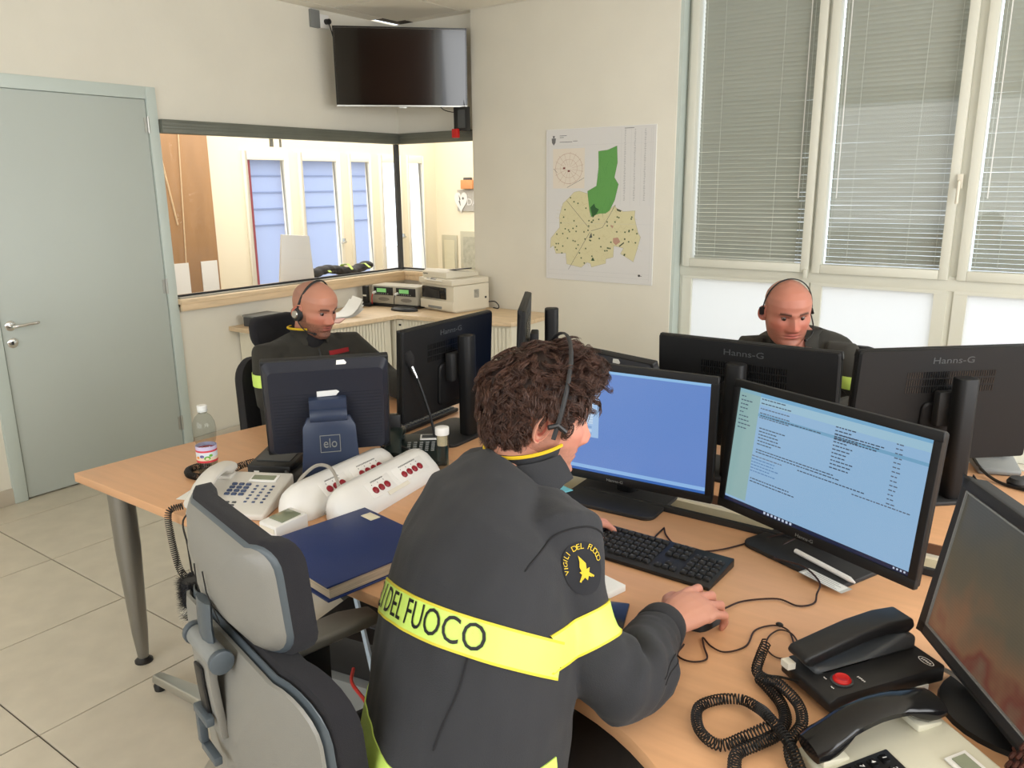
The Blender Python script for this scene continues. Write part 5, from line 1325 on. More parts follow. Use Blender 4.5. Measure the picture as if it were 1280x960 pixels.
    MB().tube([(0, -.298, .955 + dzh), (0, -.30, 1.0 + dzh), (0, -.298, 1.04 + dzh)], [(.028, .008)] * 3, 8).build('headrest_post', rim, t)
    s1 = MB(); s1.loft([[(x, y, z) for x, y in ((-.035, yb), (.035, yb), (.035, yb - .014), (-.035, yb - .014))] for yb, z in ((-.300, .955 + dzh), (-.300, .91 + dzh), (-.296, .86 + dzh), (-.290, .80 + dzh))]); s1.build('strap', shell, t, bevel=.003)
    s2 = MB(); s2.loft([[(x, y, z) for x, y in ((-.016, yb), (.016, yb), (.016, yb - .006), (-.016, yb - .006))] for yb, z in ((-.315, .93 + dzh), (-.313, .89 + dzh), (-.309, .84 + dzh))]); s2.build('strap_recess', 'black', t, bevel=.003)
    hg = MB()
    for c, d in (((0, -.318, .838 + dzh), (.062, .014, .016)), ((0, -.312, .762 + dzh), (.062, .014, .016)), ((-.027, -.315, .80 + dzh), (.016, .014, .06))): hg.box(c, d)
    hg.build('coat_hanger', rim, t, bevel=.003)
    # armrests
    for s_ in (-1, 1):
        a = MB(); a.prism([(s_ * .235, -.09), (s_ * .315, -.10), (s_ * .325, .09), (s_ * .30, .16), (s_ * .25, .16)] if s_ > 0 else [(-.235, -.09), (-.25, .16), (-.30, .16), (-.325, .09), (-.315, -.10)], .635, .663)
        a.build('armrest_pad', 'shell_grey' if not dark else 'black', t, bevel=.009, seg=3)
        a = MB(); a.box((s_ * .275, 0, .585), (.035, .075, .10)); a.build('arm_sleeve', 'black', t, bevel=.006)
        a = MB(); a.box((s_ * .275, 0, .47), (.028, .06, .16)); a.tube([(s_ * .275, 0, .41), (s_ * .24, 0, .375), (s_ * .12, 0, .372)], [(.03, .014)] * 3, 8); a.build('arm_post', 'black', t)
        a = MB(); a.box((s_ * .275, -.039, .57), (.010, .004, .08)); a.build('arm_lever', 'white_plastic', t)
    return t
ch1 = office_chair('grey and black office chair with headrest, nearest the camera', (3.440, .938, 0), R(-14))
ch2 = office_chair('black office chair behind the bald man wearing the yellow-lined collar', (1.86, 2.18, 0), R(-90 + 2), dark=True)
ch3 = dup(ch2, (3.54, 3.42, 0), R(178), 'black office chair hidden behind the bald man at the window')
for c_ in list(ch3.children):
    if c_.name.startswith(('headrest', 'hinge', 'shell_groove', 'strap', 'coat')): bpy.data.objects.remove(c_)
br = thing('fluffy_duster', 'fluffy black and white duster stuck beside the foreground chair back', 'duster', (3.142, .762, .645))
MB().tube([(.05, .01, -.14), (.02, .004, 0), (.004, .006, .10), (.0, .0, .17)], [.007, .007, .009, .012], 8).build('handle', 'shell_edge', br)
fz = MB(); rs = random.Random(9)
for i in range(2600):
    a, z = rs.uniform(0, 2 * PI), rs.uniform(.165, .245); r0 = .016; L = rs.uniform(.008, .017)
    p = Vector((r0 * math.cos(a), r0 * math.sin(a), z)); q = p + Vector((math.cos(a), math.sin(a), rs.uniform(-.5, .7))).normalized() * L
    sd = Vector((-math.sin(a), math.cos(a), 0)) * .0008
    fz.add([p - sd, p + sd, q], [(0, 1, 2)], None, lin((30, 30, 34)) if (z > .195 or rs.random() < .35) else lin((226, 220, 205)))
fz.tube([(0, 0, .165), (0, 0, .24)], .019, 8); fz.c += [lin((40, 40, 42))] * (len(fz.f) - len(fz.c))
fz = fz.build('fluff', 'print', br, smooth=0); fz['kind'] = 'stuff'

# ================================================================== PEOPLE
def sstep(a, b, x): 
    t = np.clip((x - a) / (b - a), 0, 1); return t * t * (3 - 2 * t)
def G(x, s): return np.exp(-(x / s) ** 2 / 2)
HC = .1175
def head_data(beard=.5, scalp=0.0, fat=0.0, skin=(214, 160, 134)):
    nz, na = 92, 112
    t = np.linspace(0, 1, nz); z = .235 * (1 - np.cos(PI * t)) / 2 * .55 + .235 * t * .45
    a = np.linspace(0, 2 * PI, na, endpoint=False)
    Z, A = np.meshgrid(z, a, indexing='ij')
    yf = np.interp(z, [0, .004, .012, .025, .04, .055, .075, .10, .125, .145, .165, .19, .21, .225, .232, .235], [.030, .062, .080, .088, .086, .089, .091, .092, .091, .096, .097, .088, .070, .043, .02, .002])
    yb = np.interp(z, [0, .03, .05, .07, .09, .11, .14, .17, .195, .215, .228, .235], [.0, .012, .035, .060, .080, .092, .099, .096, .083, .060, .032, .002])
    wx = np.interp(z, [0, .006, .015, .03, .05, .08, .11, .14, .165, .185, .205, .22, .23, .235], [.014, .030, .042, .053, .061, .068, .073, .076, .0765, .072, .058, .041, .02, .002]) * (1 + fat * np.clip(1 - z / .12, 0, 1) * 1.5)
    c, s = np.cos(A), np.sin(A)
    X = wx[:, None] * np.sign(c) * np.abs(c) ** .88
    Y = np.where(s > 0, yf[:, None] * np.abs(s) ** .86, -yb[:, None] * np.abs(s) ** .95)
    F = (s > 0) * sstep(0, .35, s)
    dy = np.zeros_like(X); ax = np.abs(X)
    na_ = np.interp(Z, [.068, .074, .084, .094, .108, .122, .136, .146], [0, .008, .023, .027, .018, .012, .005, 0])
    ns = np.interp(Z, [.07, .085, .10, .125, .146], [.012, .0125, .0085, .0075, .009])
    dy += na_ * G(X, ns)
    dy += .0065 * G(ax - .0145, .0050) * G(Z - .082, .0055)
    dy -= .003 * G(ax - .009, .003) * G(Z - .0755, .002)
    dy -= .0105 * G(ax - .030, .0135) * G(Z - .123, .0095)
    dy += .0045 * G(ax - .031, .011) * G(Z - .121, .0065)
    dy += .0055 * G(ax - .026, .019) * G(Z - .1385, .006)
    dy += .0045 * G(ax - .043, .014) * G(Z - .099, .013)
    dy -= .003 * G(ax - .026, .006) * G(Z - .075, .016)
    dy += .0048 * G(X, .015) * G(Z - .0635, .0036) + .0055 * G(X, .014) * G(Z - .0525, .0040)
    dy -= .0050 * G(X, .019) * G(Z - .0578, .0016)
    dy -= .0040 * G(X, .02) * G(Z - .043, .0055) + .002 * G(X, .004) * G(Z - .071, .004)
    dy += .0050 * G(X, .016) * G(Z - .022, .011)
    Y = Y + dy * F
    X = X + np.sign(X) * .004 * G(Z - .10, .012) * G(Y - .055, .02)
    sk = np.array(lin(skin)); col = np.ones(X.shape + (3,)) * sk
    def mix(m, c_): 
        nonlocal col
        m = np.clip(m, 0, 1)[..., None]; col = col * (1 - m) + np.array(c_) * m
    rng = np.random.RandomState(4)
    red = G(ax - .042, .018) * G(Z - .092, .017) * F * .35 + G(X, .013) * G(Z - .088, .014) * F * .4
    mix(red, lin((204, 104, 88)))
    bm_ = sstep(.082, .070, Z) * (Y > -.02) * (1 - .8 * G(ax - .040, .012) * G(Z - .082, .012)) + (ax > .055) * (Y > -.012) * (Y < .03) * sstep(.12, .09, Z)
    bm_ = np.clip(bm_, 0, 1) * (1 - .6 * G(X, .022) * G(Z - .058, .006))
    mix(bm_ * beard * (.65 + .35 * rng.rand(*X.shape)), lin((96, 66, 54)))
    if scalp: mix(scalp * sstep(.15, .175, Z - .25 * Y * 0) * sstep(.085, .03, Y) * .8 + scalp * sstep(.10, .13, Z) * (Y < .0) * .8, lin((150, 116, 104)))
    mix(F * G(X, .021) ** 1 * (G(Z - .0635, .0038) + G(Z - .0525, .0042)) * .75 * (ax < .026), lin((176, 92, 84)))
    mix(F * G(X, .022) * G(Z - .0580, .0013) * .9, lin((90, 40, 38)))
    mix(F * G(ax - .0085, .0028) * G(Z - .0755, .0018) * .8, lin((80, 40, 34)))
    bx = np.clip((ax - .012) / .036, 0, 1)
    mix(F * (ax > .012) * (ax < .050) * G(Z - (.1370 + .004 * np.sin(bx * PI * .8)), .0034) * .95, lin((52, 36, 30)))
    mix(F * (ax > .018) * (ax < .045) * G(Z - .1268, .0013) * .8, lin((70, 40, 34)))
    mix(F * G(ax - .031, .012) * G(Z - .116, .003) * .35, lin((150, 96, 84)))
    v = [(X[i, j], Y[i, j], Z[i, j] - HC) for i in range(nz) for j in range(na)]; f = []; fc = []
    for i in range(nz - 1):
        for j in range(na):
            k = (j + 1) % na; f.append((i * na + j, i * na + k, (i + 1) * na + k, (i + 1) * na + j)); fc.append(tuple(col[i, j]))
    f.append(tuple(range(na - 1, -1, -1))); fc.append(tuple(sk)); f.append(tuple((nz - 1) * na + j for j in range(na))); fc.append(tuple(col[-1, 0]))
    return v, f, fc
def ear_data(side, skin):
    n = 28; out = []; prof = ((1.0, -.004), (1.03, .006), (1.0, .011), (.90, .0115), (.80, .006), (.66, .0085), (.52, .006), (.40, -.002), (.02, -.004))
    vs = []
    for s, h in prof:
        for i in range(n):
            a = 2 * PI * i / n; rr_ = 1 + .12 * math.cos(a - 1.2)
            y = -.008 + .0175 * s * rr_ * math.cos(a) * (1 if s > .9 else 1); z = .031 * s * rr_ * math.sin(a) * (1.0 if math.sin(a) > 0 else .92)
            fl = max(0, -math.cos(a)) * .012 * s            # back edge stands off the head
            if s > .85 and math.cos(a) > .3: h2 = h * .4
            else: h2 = h
            y2 = y - z * -.22
            vs.append((side * (.0725 + h2 + fl), y2 - .004, z + .108 - HC))
    fs = []; fc = []
    A_ = lin(skin); B_ = lin((190, 112, 96)); 
    for k in range(len(prof) - 1):
        for i in range(n):
            j = (i + 1) % n; fs.append((k * n + i, k * n + j, (k + 1) * n + j, (k + 1) * n + i) if side > 0 else (k * n + j, k * n + i, (k + 1) * n + i, (k + 1) * n + j))
            fc.append(B_ if k in (3, 6, 7) else A_)
    return vs, fs, fc
def head_mat(c, az, pitch, roll=0):
    f = Vector((math.cos(az) * math.cos(pitch), math.sin(az) * math.cos(pitch), -math.sin(pitch))); r = Vector((math.sin(az), -math.cos(az), 0)); u = r.cross(f)
    if roll: q = Matrix.Rotation(roll, 3, f); r = q @ r; u = q @ u
    return frame_m(c, r, f, u)
def hand_mb(m, side=1, curl=(22, 38, 25), spread=1.0, z_drop=0.0):
    """right hand for side=1, palm down, fingers to +Y, thumb at -X"""
    mb = MB()
    def el(c, a, b, n=16): return [(c[0] + a * math.cos(2 * PI * i / n), c[1], c[2] + b * math.sin(2 * PI * i / n)) for i in range(n)]
    mb.loft([el((0, -.05, .0), .027, .021), el((0, -.02, .0), .027, .019), el((-.002, .0, .001), .031, .017), el((-.003, .025, .004), .038, .018), el((-.002, .055, .006), .041, .016), el((.0, .078, .005), .040, .014), el((0, .088, .003), .036, .010)])
    for k, (x, y, L, ang, r) in enumerate(((-.030, .080, (.042, .025, .021), 7, .0095), (-.0095, .086, (.046, .029, .022), 2, .0098), (.0115, .083, (.042, .027, .021), -4, .0094), (.031, .073, (.033, .020, .018), -10, .0083))):
        p = Vector((x, y - .022, .006)); pts = [p]; rad = [r * 1.15]; d = R(ang) * spread; bend = 0
        p = Vector((x, y, .007)); pts.append(p); rad.append(r * 1.12)
        for q in range(3):
            bend += R(curl[q] * (1 + .10 * k)); dr = Vector((-math.sin(d) * math.cos(bend), math.cos(d) * math.cos(bend), -math.sin(bend)))
            pm = p + dr * (L[q] * .5); p = p + dr * L[q]; pts += [pm, p]; rad += [r * (.95 - .07 * q), r * (1.0 - .09 * q)]
        rad[-1] *= .62
        mb.tube(pts, rad, 12)
    pts = [Vector((-.012, .008, -.004)), Vector((-.034, .030, -.008)), Vector((-.050, .052, -.014)), Vector((-.055, .075, -.020)), Vector((-.052, .092, -.024))]
    mb.tube(pts, [.014, .0135, .0115, .0105, .006], 12)
    if side < 0: mb.v = [(-x, y, z) for x, y, z in mb.v]
    out = MB(); out.add(mb.v, mb.f, m); return out
def ellring(c, r, h, a, b, n=32, p=2.3):
    c, r, h = Vector(c), Vector(r), Vector(h); out = []
    for i in range(n):
        q = 2 * PI * i / n; cc, ss = math.cos(q), math.sin(q)
        out.append(c + r * (a * math.copysign(abs(cc) ** (2 / p), cc)) + h * (b * math.copysign(abs(ss) ** (2 / p), ss)))
    return out
def torso_mb(mb, sp, az, k=1.0):
    """sp: list of (center, half width, half depth)"""
    r = Vector((math.sin(az), -math.cos(az), 0)); n = len(sp); rings = []
    for i, (c, a, b) in enumerate(sp):
        tg = (Vector(sp[min(i + 1, n - 1)][0]) - Vector(sp[max(i - 1, 0)][0])).normalized(); h = tg.cross(r).normalized()
        rings.append(ellring(c, r, h, a * k, b * k))
    mb.loft(rings)
class Cloth:
    """a garment surface kept as numpy with its own ray tree, for tapes and badges that follow it"""
    def __init__(s, mb, size, smooth, amp, seed=0, folds=()):
        v, f = voxel(mb, size, smooth)
        me = bpy.data.meshes.new('c'); me.from_pydata(v.tolist(), [], f); me.update()
        nn = np.array([tuple(x.normal) for x in me.vertices]); bpy.data.meshes.remove(me)
        d = np.array([amp * (mnoise.noise(Vector((p[0] * 7 + seed, p[1] * 7, p[2] * 4))) * 1.2 + .55 * mnoise.noise(Vector((p[0] * 22, p[1] * 22 + seed, p[2] * 9)))) for p in v])
        for (c, ax, rad, am, fr) in folds:
            c = np.array(c); ax = np.array(ax) / np.linalg.norm(ax); q = v - c; al = q @ ax; di = np.linalg.norm(q, axis=1)
            jit = np.array([mnoise.noise(Vector((p[0] * 9, p[1] * 9, p[2] * 9 + 5))) for p in v])
            d += am * np.exp(-(di / rad) ** 2) * np.sin(al * fr + jit * 2.2)
        s.v = v + nn * d[:, None]; s.f = f
        s.bvh = BVHTree.FromPolygons([tuple(p) for p in s.v], f)
    def hit_out(s, c, d, far=.35):
        """last surface met going outward from inside"""
        c = Vector(c); d = Vector(d).normalized(); best = None; o = c.copy(); L = 0
        for _ in range(6):
            h = s.bvh.ray_cast(o, d, far - L)
            if h[0] is None: break
            best = h; L = (h[0] - c).length + .0005; o = c + d * L
            if h[1].dot(d) > 0: break
        return best
    def wrap(s, P, c, t, d0, x, y, Rr, off):
        """P: (x,y) on tape -> point on cloth; t axis, d0 zero direction"""
        q = Matrix.Rotation(x / Rr, 3, Vector(t)) @ Vector(d0)
        o = Vector(c) + Vector(t) * y; h = s.hit_out(o, q)
        if h is None or (h[0] - o).length > Rr * 1.75: return o + q * Rr
        return h[0] + (h[1] if h[1].dot(q) > 0 else -h[1]) * off
def tape(cl, name, mt, parent, c, t, d0, Rr, x0, x1, y0, y1, off=.0022, nx=70, ny=4, m=None, drop=None):
    mb = MB(); vs = []
    for j in range(ny + 1):
        for i in range(nx + 1):
            x = x0 + (x1 - x0) * i / nx; dz = drop(x) if drop else 0
            vs.append(cl.wrap(None, c, t, d0, x, y0 + dz + (y1 - y0) * j / ny, Rr, off))
    n1 = len(vs); vs2 = [cl.wrap(None, c, t, d0, x0 + (x1 - x0) * i / nx, y0 + (drop(x0 + (x1 - x0) * i / nx) if drop else 0) + (y1 - y0) * j / ny, Rr, off - .004) for j in (0, ny) for i in range(nx + 1)]
    fs = [(j * (nx + 1) + i, j * (nx + 1) + i + 1, (j + 1) * (nx + 1) + i + 1, (j + 1) * (nx + 1) + i) for j in range(ny) for i in range(nx)]
    for i in range(nx):
        fs.append((i, n1 + i, n1 + i + 1, i + 1)); fs.append((ny * (nx + 1) + i, ny * (nx + 1) + i + 1, n1 + nx + 1 + i + 1, n1 + nx + 1 + i))
    mb.add(vs + vs2, fs, m); return mb.build(name, mt, parent, smooth=50)
def eyes(parent, hm, look=0.0):
    for s_ in (-1, 1):
        e = MB().sphere((s_ * .0305, .0722, .1222 - HC), .0118, hm, 16).build('eye', 'eye_white', parent)
        ic = Vector((s_ * .0305 + math.sin(look) * .0105, s_ * 0 + .0722 + .0100, .1216 - HC))
        MB().sphere(ic, (.0062, .0032, .0062), hm, 12).build('iris', 'iris', e)
def headset(name_label, hm, side, w=.084, top=.128, tilt=-12, band_r=.0035, boom=True, cushion=True, wide_band=.006, y0=-.004):
    t = thing('headset', name_label, 'headset', tuple(hm.translation)); bm_ = T(*(-hm.translation)) @ hm @ T(0, y0, 0) @ rx(R(tilt))
    P = []
    for k in range(25):
        a = PI * k / 24; P.append((w * math.cos(a) if abs(math.cos(a)) < .98 else w * math.copysign(1, math.cos(a)), 0, -.01 + (top + .01) * math.sin(a) ** .8))
    P = [(w * side, 0, -.02)] + (P if side > 0 else P[::-1]) 
    MB().tube(P, [(wide_band, band_r)] * len(P), 8, bm_, side=(0, 1, 0)).build('headband', 'black_matt', t, smooth=60)
    if cushion:
        MB().lathe([(0, -.012), (.026, -.012), (.031, -.004), (.028, .008), (.018, .012), (0, .012)], 24, bm_ @ T(side * (w - .004), .0, -.018) @ ry(PI / 2 * side)).build('ear_cushion', 'black_matt', t)
        MB().lathe([(0, .011), (.017, .012), (.014, .017), (0, .018)], 20, bm_ @ T(side * (w - .004), .0, -.018) @ ry(PI / 2 * side)).build('ear_disc', 'alu', t)
    else:
        MB().tube([(-side * w, -.002, .02), (-side * w * .99, .0, -.008)], [(.012, .004), (.010, .004)], 8, bm_).build('temple_pad', 'black', t)
        MB().tube([(side * w, -.016, -.002), (side * w, 0, .006), (side * w, .018, -.002)], .005, 8, bm_).build('ear_mount', 'black', t)
    if boom:
        b_ = [(side * (w + .002), .0, -.02), (side * (w + .004), .03, -.045), (side * (w - .006), .06, -.062), (side * (w - .03), .088, -.068)]
        MB().tube(spline(b_, 6), .0024, 6, bm_).build('microphone_boom', 'black', t)
        MB().tube([b_[-1], (side * (w - .038), .094, -.069)], [.006, .005], 8, bm_).build('microphone_tip', 'black', t)
    return t

def person(label, base, az, spine, arms, head, hand_ms, jacket_mat, legs, skin=(214, 160, 134), beard=.5, scalp=0.0, fat=0.0, neck_r=.058, vox=.008, amp=.004, collar=True, folds=(), jk_vox=.0075):
    t = thing('person', label, 'person', base); inv = T(*[-x for x in base])
    hm = inv @ head
    # body: trunk and limbs as one skin, then the neck, head, ears and hands
    b = MB(); torso_mb(b, [(c, a * .82, d * .80) for c, a, d in spine], az)
    for A_ in arms: b.tube([p for p, r in A_], [r * .66 for p, r in A_], 14)
    for A_ in legs: b.tube([p for p, r in A_], [r * .80 for p, r in A_], 14)
    nb = Vector(spine[-1][0]); hc = head.translation
    ncen = head @ Vector((0, -.022, -.06))
    b.tube([nb - Vector((0, 0, .06)), nb + (ncen - nb) * .4, ncen, head @ Vector((0, -.018, -.02))], [neck_r * 1.15, neck_r, neck_r * .95, neck_r * .85], 18)
    v, f = voxel(b, vox, 2)
    body = MB(); sc_ = lin(skin); body.add(v.tolist(), f, inv); body.c = [sc_] * len(f)
    hv, hf_, hcol = head_data(beard, scalp, fat, skin); k = len(body.v); body.v += [tuple(hm @ Vector(p)) for p in hv]; body.f += [tuple(i + k for i in q) for q in hf_]; body.c += hcol
    for s_ in (-1, 1):
        ev, ef, ec = ear_data(s_, skin); k = len(body.v); body.v += [tuple(hm @ Vector(p)) for p in ev]; body.f += [tuple(i + k for i in q) for q in ef]; body.c += ec
    for m_, s_, cu_ in hand_ms:
        hb_ = hand_mb(m_, s_, cu_); v2, f2 = voxel(hb_, .0026, 4)
        k = len(body.v); body.v += [tuple(inv @ Vector(p)) for p in v2]; body.f += [tuple(i + k for i in q) for q in f2]; 
        red = lin((212, 140, 118)); c2 = []
        mi = m_.inverted()
        for q in f2:
            lp_ = mi @ Vector(v2[q[0]]); w_ = max(0, min(1, (lp_.y - .06) / .05)) * .5 + .12 * mnoise.noise(Vector(v2[q[0]]) * 60)
            c2.append(tuple(sc_[i] * (1 - w_) + red[i] * w_ for i in range(3)))
        body.c += c2
    body = body.build('body', 'skin', t, smooth=60)
    eyes(t, hm)
    # clothes
    j = MB(); torso_mb(j, spine, az)
    for A_ in arms: j.tube([p for p, r in A_], [r for p, r in A_], 20)
    cl = Cloth(j, jk_vox, 3, amp, seed=base[0], folds=folds)
    jm = MB(); jm.add(cl.v.tolist(), cl.f, inv); jo = jm.build('jacket', jacket_mat, t, smooth=70)
    l = MB(); 
    for A_ in legs: l.tube([p for p, r in A_], [r for p, r in A_], 18)
    pv = Vector(spine[0][0]); l.sphere((pv.x, pv.y, pv.z), (.17, .15, .11))
    v, f = voxel(l, .012, 3); lm = MB(); lm.add(v.tolist(), f, inv); lm.build('trousers', 'trousers', t, smooth=70)
    for A_ in legs:
        an = Vector(A_[-1][0]); kn = Vector(A_[1][0]); hp = Vector(A_[0][0]); d = (kn - hp); d.z = 0; d.normalize(); sd = Vector((d.y, -d.x, 0))
        sm = frame_m(an, sd, d, (0, 0, 1)); s_ = MB()
        s_.loft([[(x * w_, y, max(-an.z + .002, -an.z + z)) for x, z in ((-1, .0), (1, 0), (1, hh * .5), (.6, hh), (-.6, hh), (-1, hh * .5))] for y, w_, hh in ((-.07, .03, .06), (-.05, .036, .10), (0, .038, .11), (.06, .044, .075), (.13, .046, .055), (.18, .036, .045), (.20, .02, .03))], inv @ sm)
        s_.build('boot', 'black_matt', t, bevel=.006)
    return t, inv, hm, cl, jo
def collar_mb(nb, az, pitch, r0, hgt, gap=R(40), n=36, flare=.012, th=.005, lean=.0):
    """stand collar: open ring round the neck, gap at the front"""
    rings_o = []; a0 = az + gap; a1 = az + 2 * PI - gap; out = MB()
    rows = []
    for (dr, z) in ((.016, -.035), (.004, 0), (0, hgt * .5), (flare * .6, hgt), (flare * .6 - th, hgt + .002), (-th, hgt * .5), (-th + .002, -.02)):
        row = []
        for i in range(n + 1):
            a = a0 + (a1 - a0) * i / n; f = abs(i / n - .5) * 2
            rr_ = r0 + dr; zz_ = z * (1 - .25 * f ** 2); sx_ = 1.0
            q = Vector((math.cos(a) * rr_, math.sin(a) * rr_, zz_)); q.z += lean * (math.cos(a - az)) * rr_
            row.append(Vector(nb) + q)
        rows.append(row)
    return rows
def rows_mesh(rows, m):
    mb = MB(); n = len(rows[0]); vs = [p for r in rows for p in r]; fs = []
    for k in range(len(rows) - 1):
        for i in range(n - 1): fs.append((k * n + i, k * n + i + 1, (k + 1) * n + i + 1, (k + 1) * n + i))
    return mb.add(vs, fs, m)
# ---------------------------------------------------------------- the man in front
AZ = R(62); h_ = Vector((math.cos(AZ), math.sin(AZ), 0)); r_ = Vector((math.sin(AZ), -math.cos(AZ), 0))
nbF = Vector((3.648, 1.148, 1.085))
spineF = [((3.670, .862, .47), .185, .15), ((3.682, .865, .56), .20, .165), ((3.692, .880, .66), .200, .165), ((3.69, .908, .76), .198, .160), ((3.682, .948, .86), .20, .158), ((3.670, .997, .955), .203, .152), ((3.658, 1.057, 1.03), .185, .128), ((3.652, 1.10, 1.075), .12, .092), ((3.65, 1.125, 1.10), .072, .070)]
shR = nbF + r_ * .142 + Vector((0, -.02, -.055)); shL = nbF - r_ * .150 + Vector((0, -.02, -.055))
elR = Vector((3.915, 1.04, .804)); wrR = Vector((3.872, 1.272, .785))
armR = [(shR - r_ * .06, .070), (shR, .078), (shR.lerp(elR, .35) + Vector((-.020, -.020, .0)), .068), (shR.lerp(elR, .7) + Vector((-.030, -.028, .0)), .063), (elR, .064), (elR.lerp(wrR, .3) + Vector((.012, 0, 0)), .062), (elR.lerp(wrR, .65), .056), (wrR, .047), (wrR + (wrR - elR).normalized() * .012, .046)]
elL = Vector((3.40, 1.36, .80)); wrL = Vector((3.455, 1.53, .785))
armL = [(shL + r_ * .06, .070), (shL, .076), (shL.lerp(elL, .5), .068), (elL, .060), (elL.lerp(wrL, .5), .054), (wrL, .046)]
legR = [((3.67, .88, .53), .085), ((3.83, 1.30, .545), .072), ((3.84, 1.36, .50), .068), ((3.83, 1.40, .28), .056), ((3.83, 1.40, .10), .05)]
legL = [((3.54, .92, .53), .085), ((3.55, 1.36, .545), .072), ((3.55, 1.42, .50), .068), ((3.54, 1.48, .28), .056), ((3.54, 1.48, .10), .05)]
headF = head_mat((3.642, 1.188, 1.188), R(51), R(13), R(-3))
hy = Vector((.20, .97, -.02)).normalized(); hx = hy.cross(Vector((.30, 0, 1))).normalized(); hzv = hx.cross(hy)
hR = frame_m(wrR + Vector((.012, .034, .002)), hx, hy, hzv) @ Matrix.Scale(1.12, 4)
hyl = Vector((.35, .93, -.03)).normalized(); hxl = hyl.cross(Vector((0, 0, 1))).normalized(); hL = frame_m(wrL + Vector((.01, .03, -.005)), hxl, hyl, hxl.cross(hyl))
pF, invF, hmF, clF, jkF = person('man with curly brown hair and charcoal jacket seated with his back to the camera', (3.60, .90, 0), AZ, spineF, [armR, armL], headF,
    [(hR, 1, (16, 34, 26)), (hL, -1, (18, 24, 18))], 'jacket', [legR, legL], skin=(206, 148, 126), beard=.38, vox=.009, amp=.0065, jk_vox=.006,
    folds=((elR + Vector((.0, .03, .02)), (elR - shR).normalized() + (wrR - elR).normalized(), .09, .005, 130), ((3.68, .95, .80), (0, 0, 1), .16, .004, 60), (shR.lerp(elR, .9), elR - shR, .06, .004, 150), (wrR - (wrR - elR).normalized() * .05, wrR - elR, .045, .0035, 200)))
# tapes
tS = (Vector(spineF[6][0]) - Vector(spineF[3][0])).normalized(); back = -(tS.cross(r_).normalized())
if back.dot(h_) > 0: back = -back
axis = tS if (Matrix.Rotation(.1, 3, tS) @ back).dot(r_) > back.dot(r_) else -tS
sgn = 1 if axis == tS else -1
cB = Vector((3.678, .965, .895)); 
def drp(x): return -.078 * max(0, x + .12)
def onback(x, y, off, c=cB): return invF @ clF.wrap(None, c, axis, back, x, (y + drp(x)) * sgn, .2, off)
def back_tape(name, c, x0, x1, y0, y1, mt, off): 
    return tape(clF, name, mt, jkF, c, axis, back, .2, x0, x1, y0 * sgn, y1 * sgn, off, m=invF, drop=lambda x: drp(x) * sgn)
back_tape('reflective_band', cB, -.36, .36, -.026, .026, 'hivis', .0022)
for y0, y1 in ((-.0285, -.0245), (.0245, .0285)): back_tape('band_edge', cB, -.36, .36, y0, y1, 'hivis_edge', .0026)
cH = Vector((3.692, .895, .735))
tape(clF, 'reflective_band', 'hivis', jkF, cH, Vector((0, 0, 1)), -h_, .2, -.40, .40, -.026, .026, .0022, m=invF)
def add_wrapped_text(s, size, fn, name, mt, parent, sx=1.0, x0=0.0):
    vs, fs = text_mesh(s, size, 0.0)
    bm = bmesh.new(); bv = [bm.verts.new(v) for v in vs]
    for f in fs:
        try: bm.faces.new([bv[i] for i in f])
        except Exception: pass
    bmesh.ops.subdivide_edges(bm, edges=[e for e in bm.edges if e.calc_length() > .010], cuts=1)
    bm.verts.ensure_lookup_table(); bm.verts.index_update()
    mb = MB(); mb.add([fn(v.co.x * sx + x0, v.co.y) for v in bm.verts], [tuple(v.index for v in f.verts) for f in bm.faces]); bm.free()
    return mb.build(name, mt, parent, smooth=0)
add_wrapped_text('VIGILI DEL FUOCO', .057, lambda x, y: onback(x, y, .0036), 'lettering', 'ink', jkF, sx=.93, x0=.003)
# sleeve tape and badge
tA = (elR - shR).normalized(); out = (r_ - tA * r_.dot(tA)).normalized(); mid = shR.lerp(elR, .5) + Vector((-.025, -.022, 0))
axA = -tA
def onarm(x, y, off): return invF @ clF.wrap(None, mid, axA, out, x, y, .075, off)
tape(clF, 'sleeve_band', 'hivis', jkF, mid, axA, out, .075, -.085, .13, -.060, -.008, .0022, m=invF, nx=50)
for y0, y1 in ((-.0615, -.058), (-.010, -.0065)): tape(clF, 'band_edge', 'hivis_edge', jkF, mid, axA, out, .075, -.085, .13, y0, y1, .0026, m=invF, nx=50, ny=1)
BX, BY = .024, .062
def badge_poly(P, name, mt, off, sub=True):
    mb = MB(); n = len(P); c = (sum(p[0] for p in P) / n, sum(p[1] for p in P) / n)
    rings = [[(c[0] + (x - c[0]) * s, c[1] + (y - c[1]) * s) for x, y in P] for s in (1, .66, .33, .02)]
    vs = [onarm(x + BX, y + BY, off) for rg in rings for x, y in rg]
    fs = [(k * n + i, k * n + (i + 1) % n, (k + 1) * n + (i + 1) % n, (k + 1) * n + i) for k in range(3) for i in range(n)]
    return mb.add(vs, fs).build(name, mt, jkF, smooth=60)
bdg = badge_poly([(.036 * math.cos(a), .040 * math.sin(a) - (.004 if math.sin(a) < 0 else 0)) for a in [2 * PI * i / 28 for i in range(28)]], 'sleeve_badge', 'badge', .0016)
def arc_text():
    mb = MB(); s = 'VIGILI DEL FUOCO'; n = len(s)
    for i, ch in enumerate(s):
        if ch == ' ': continue
        a = R(178 - 176 * i / (n - 1)); vs, fs = text_mesh(ch, .0125, 0.0); cx, cy = .030 * math.cos(a), .030 * math.sin(a) + .002; rot = a - PI / 2
        mb.add([onarm(cx + x * math.cos(rot) - y * math.sin(rot) + BX, cy + x * math.sin(rot) + y * math.cos(rot) + BY, .0032) for x, y, z in vs], fs)
    return mb.build('badge_lettering', 'gold', jkF, smooth=0)
arc_text()
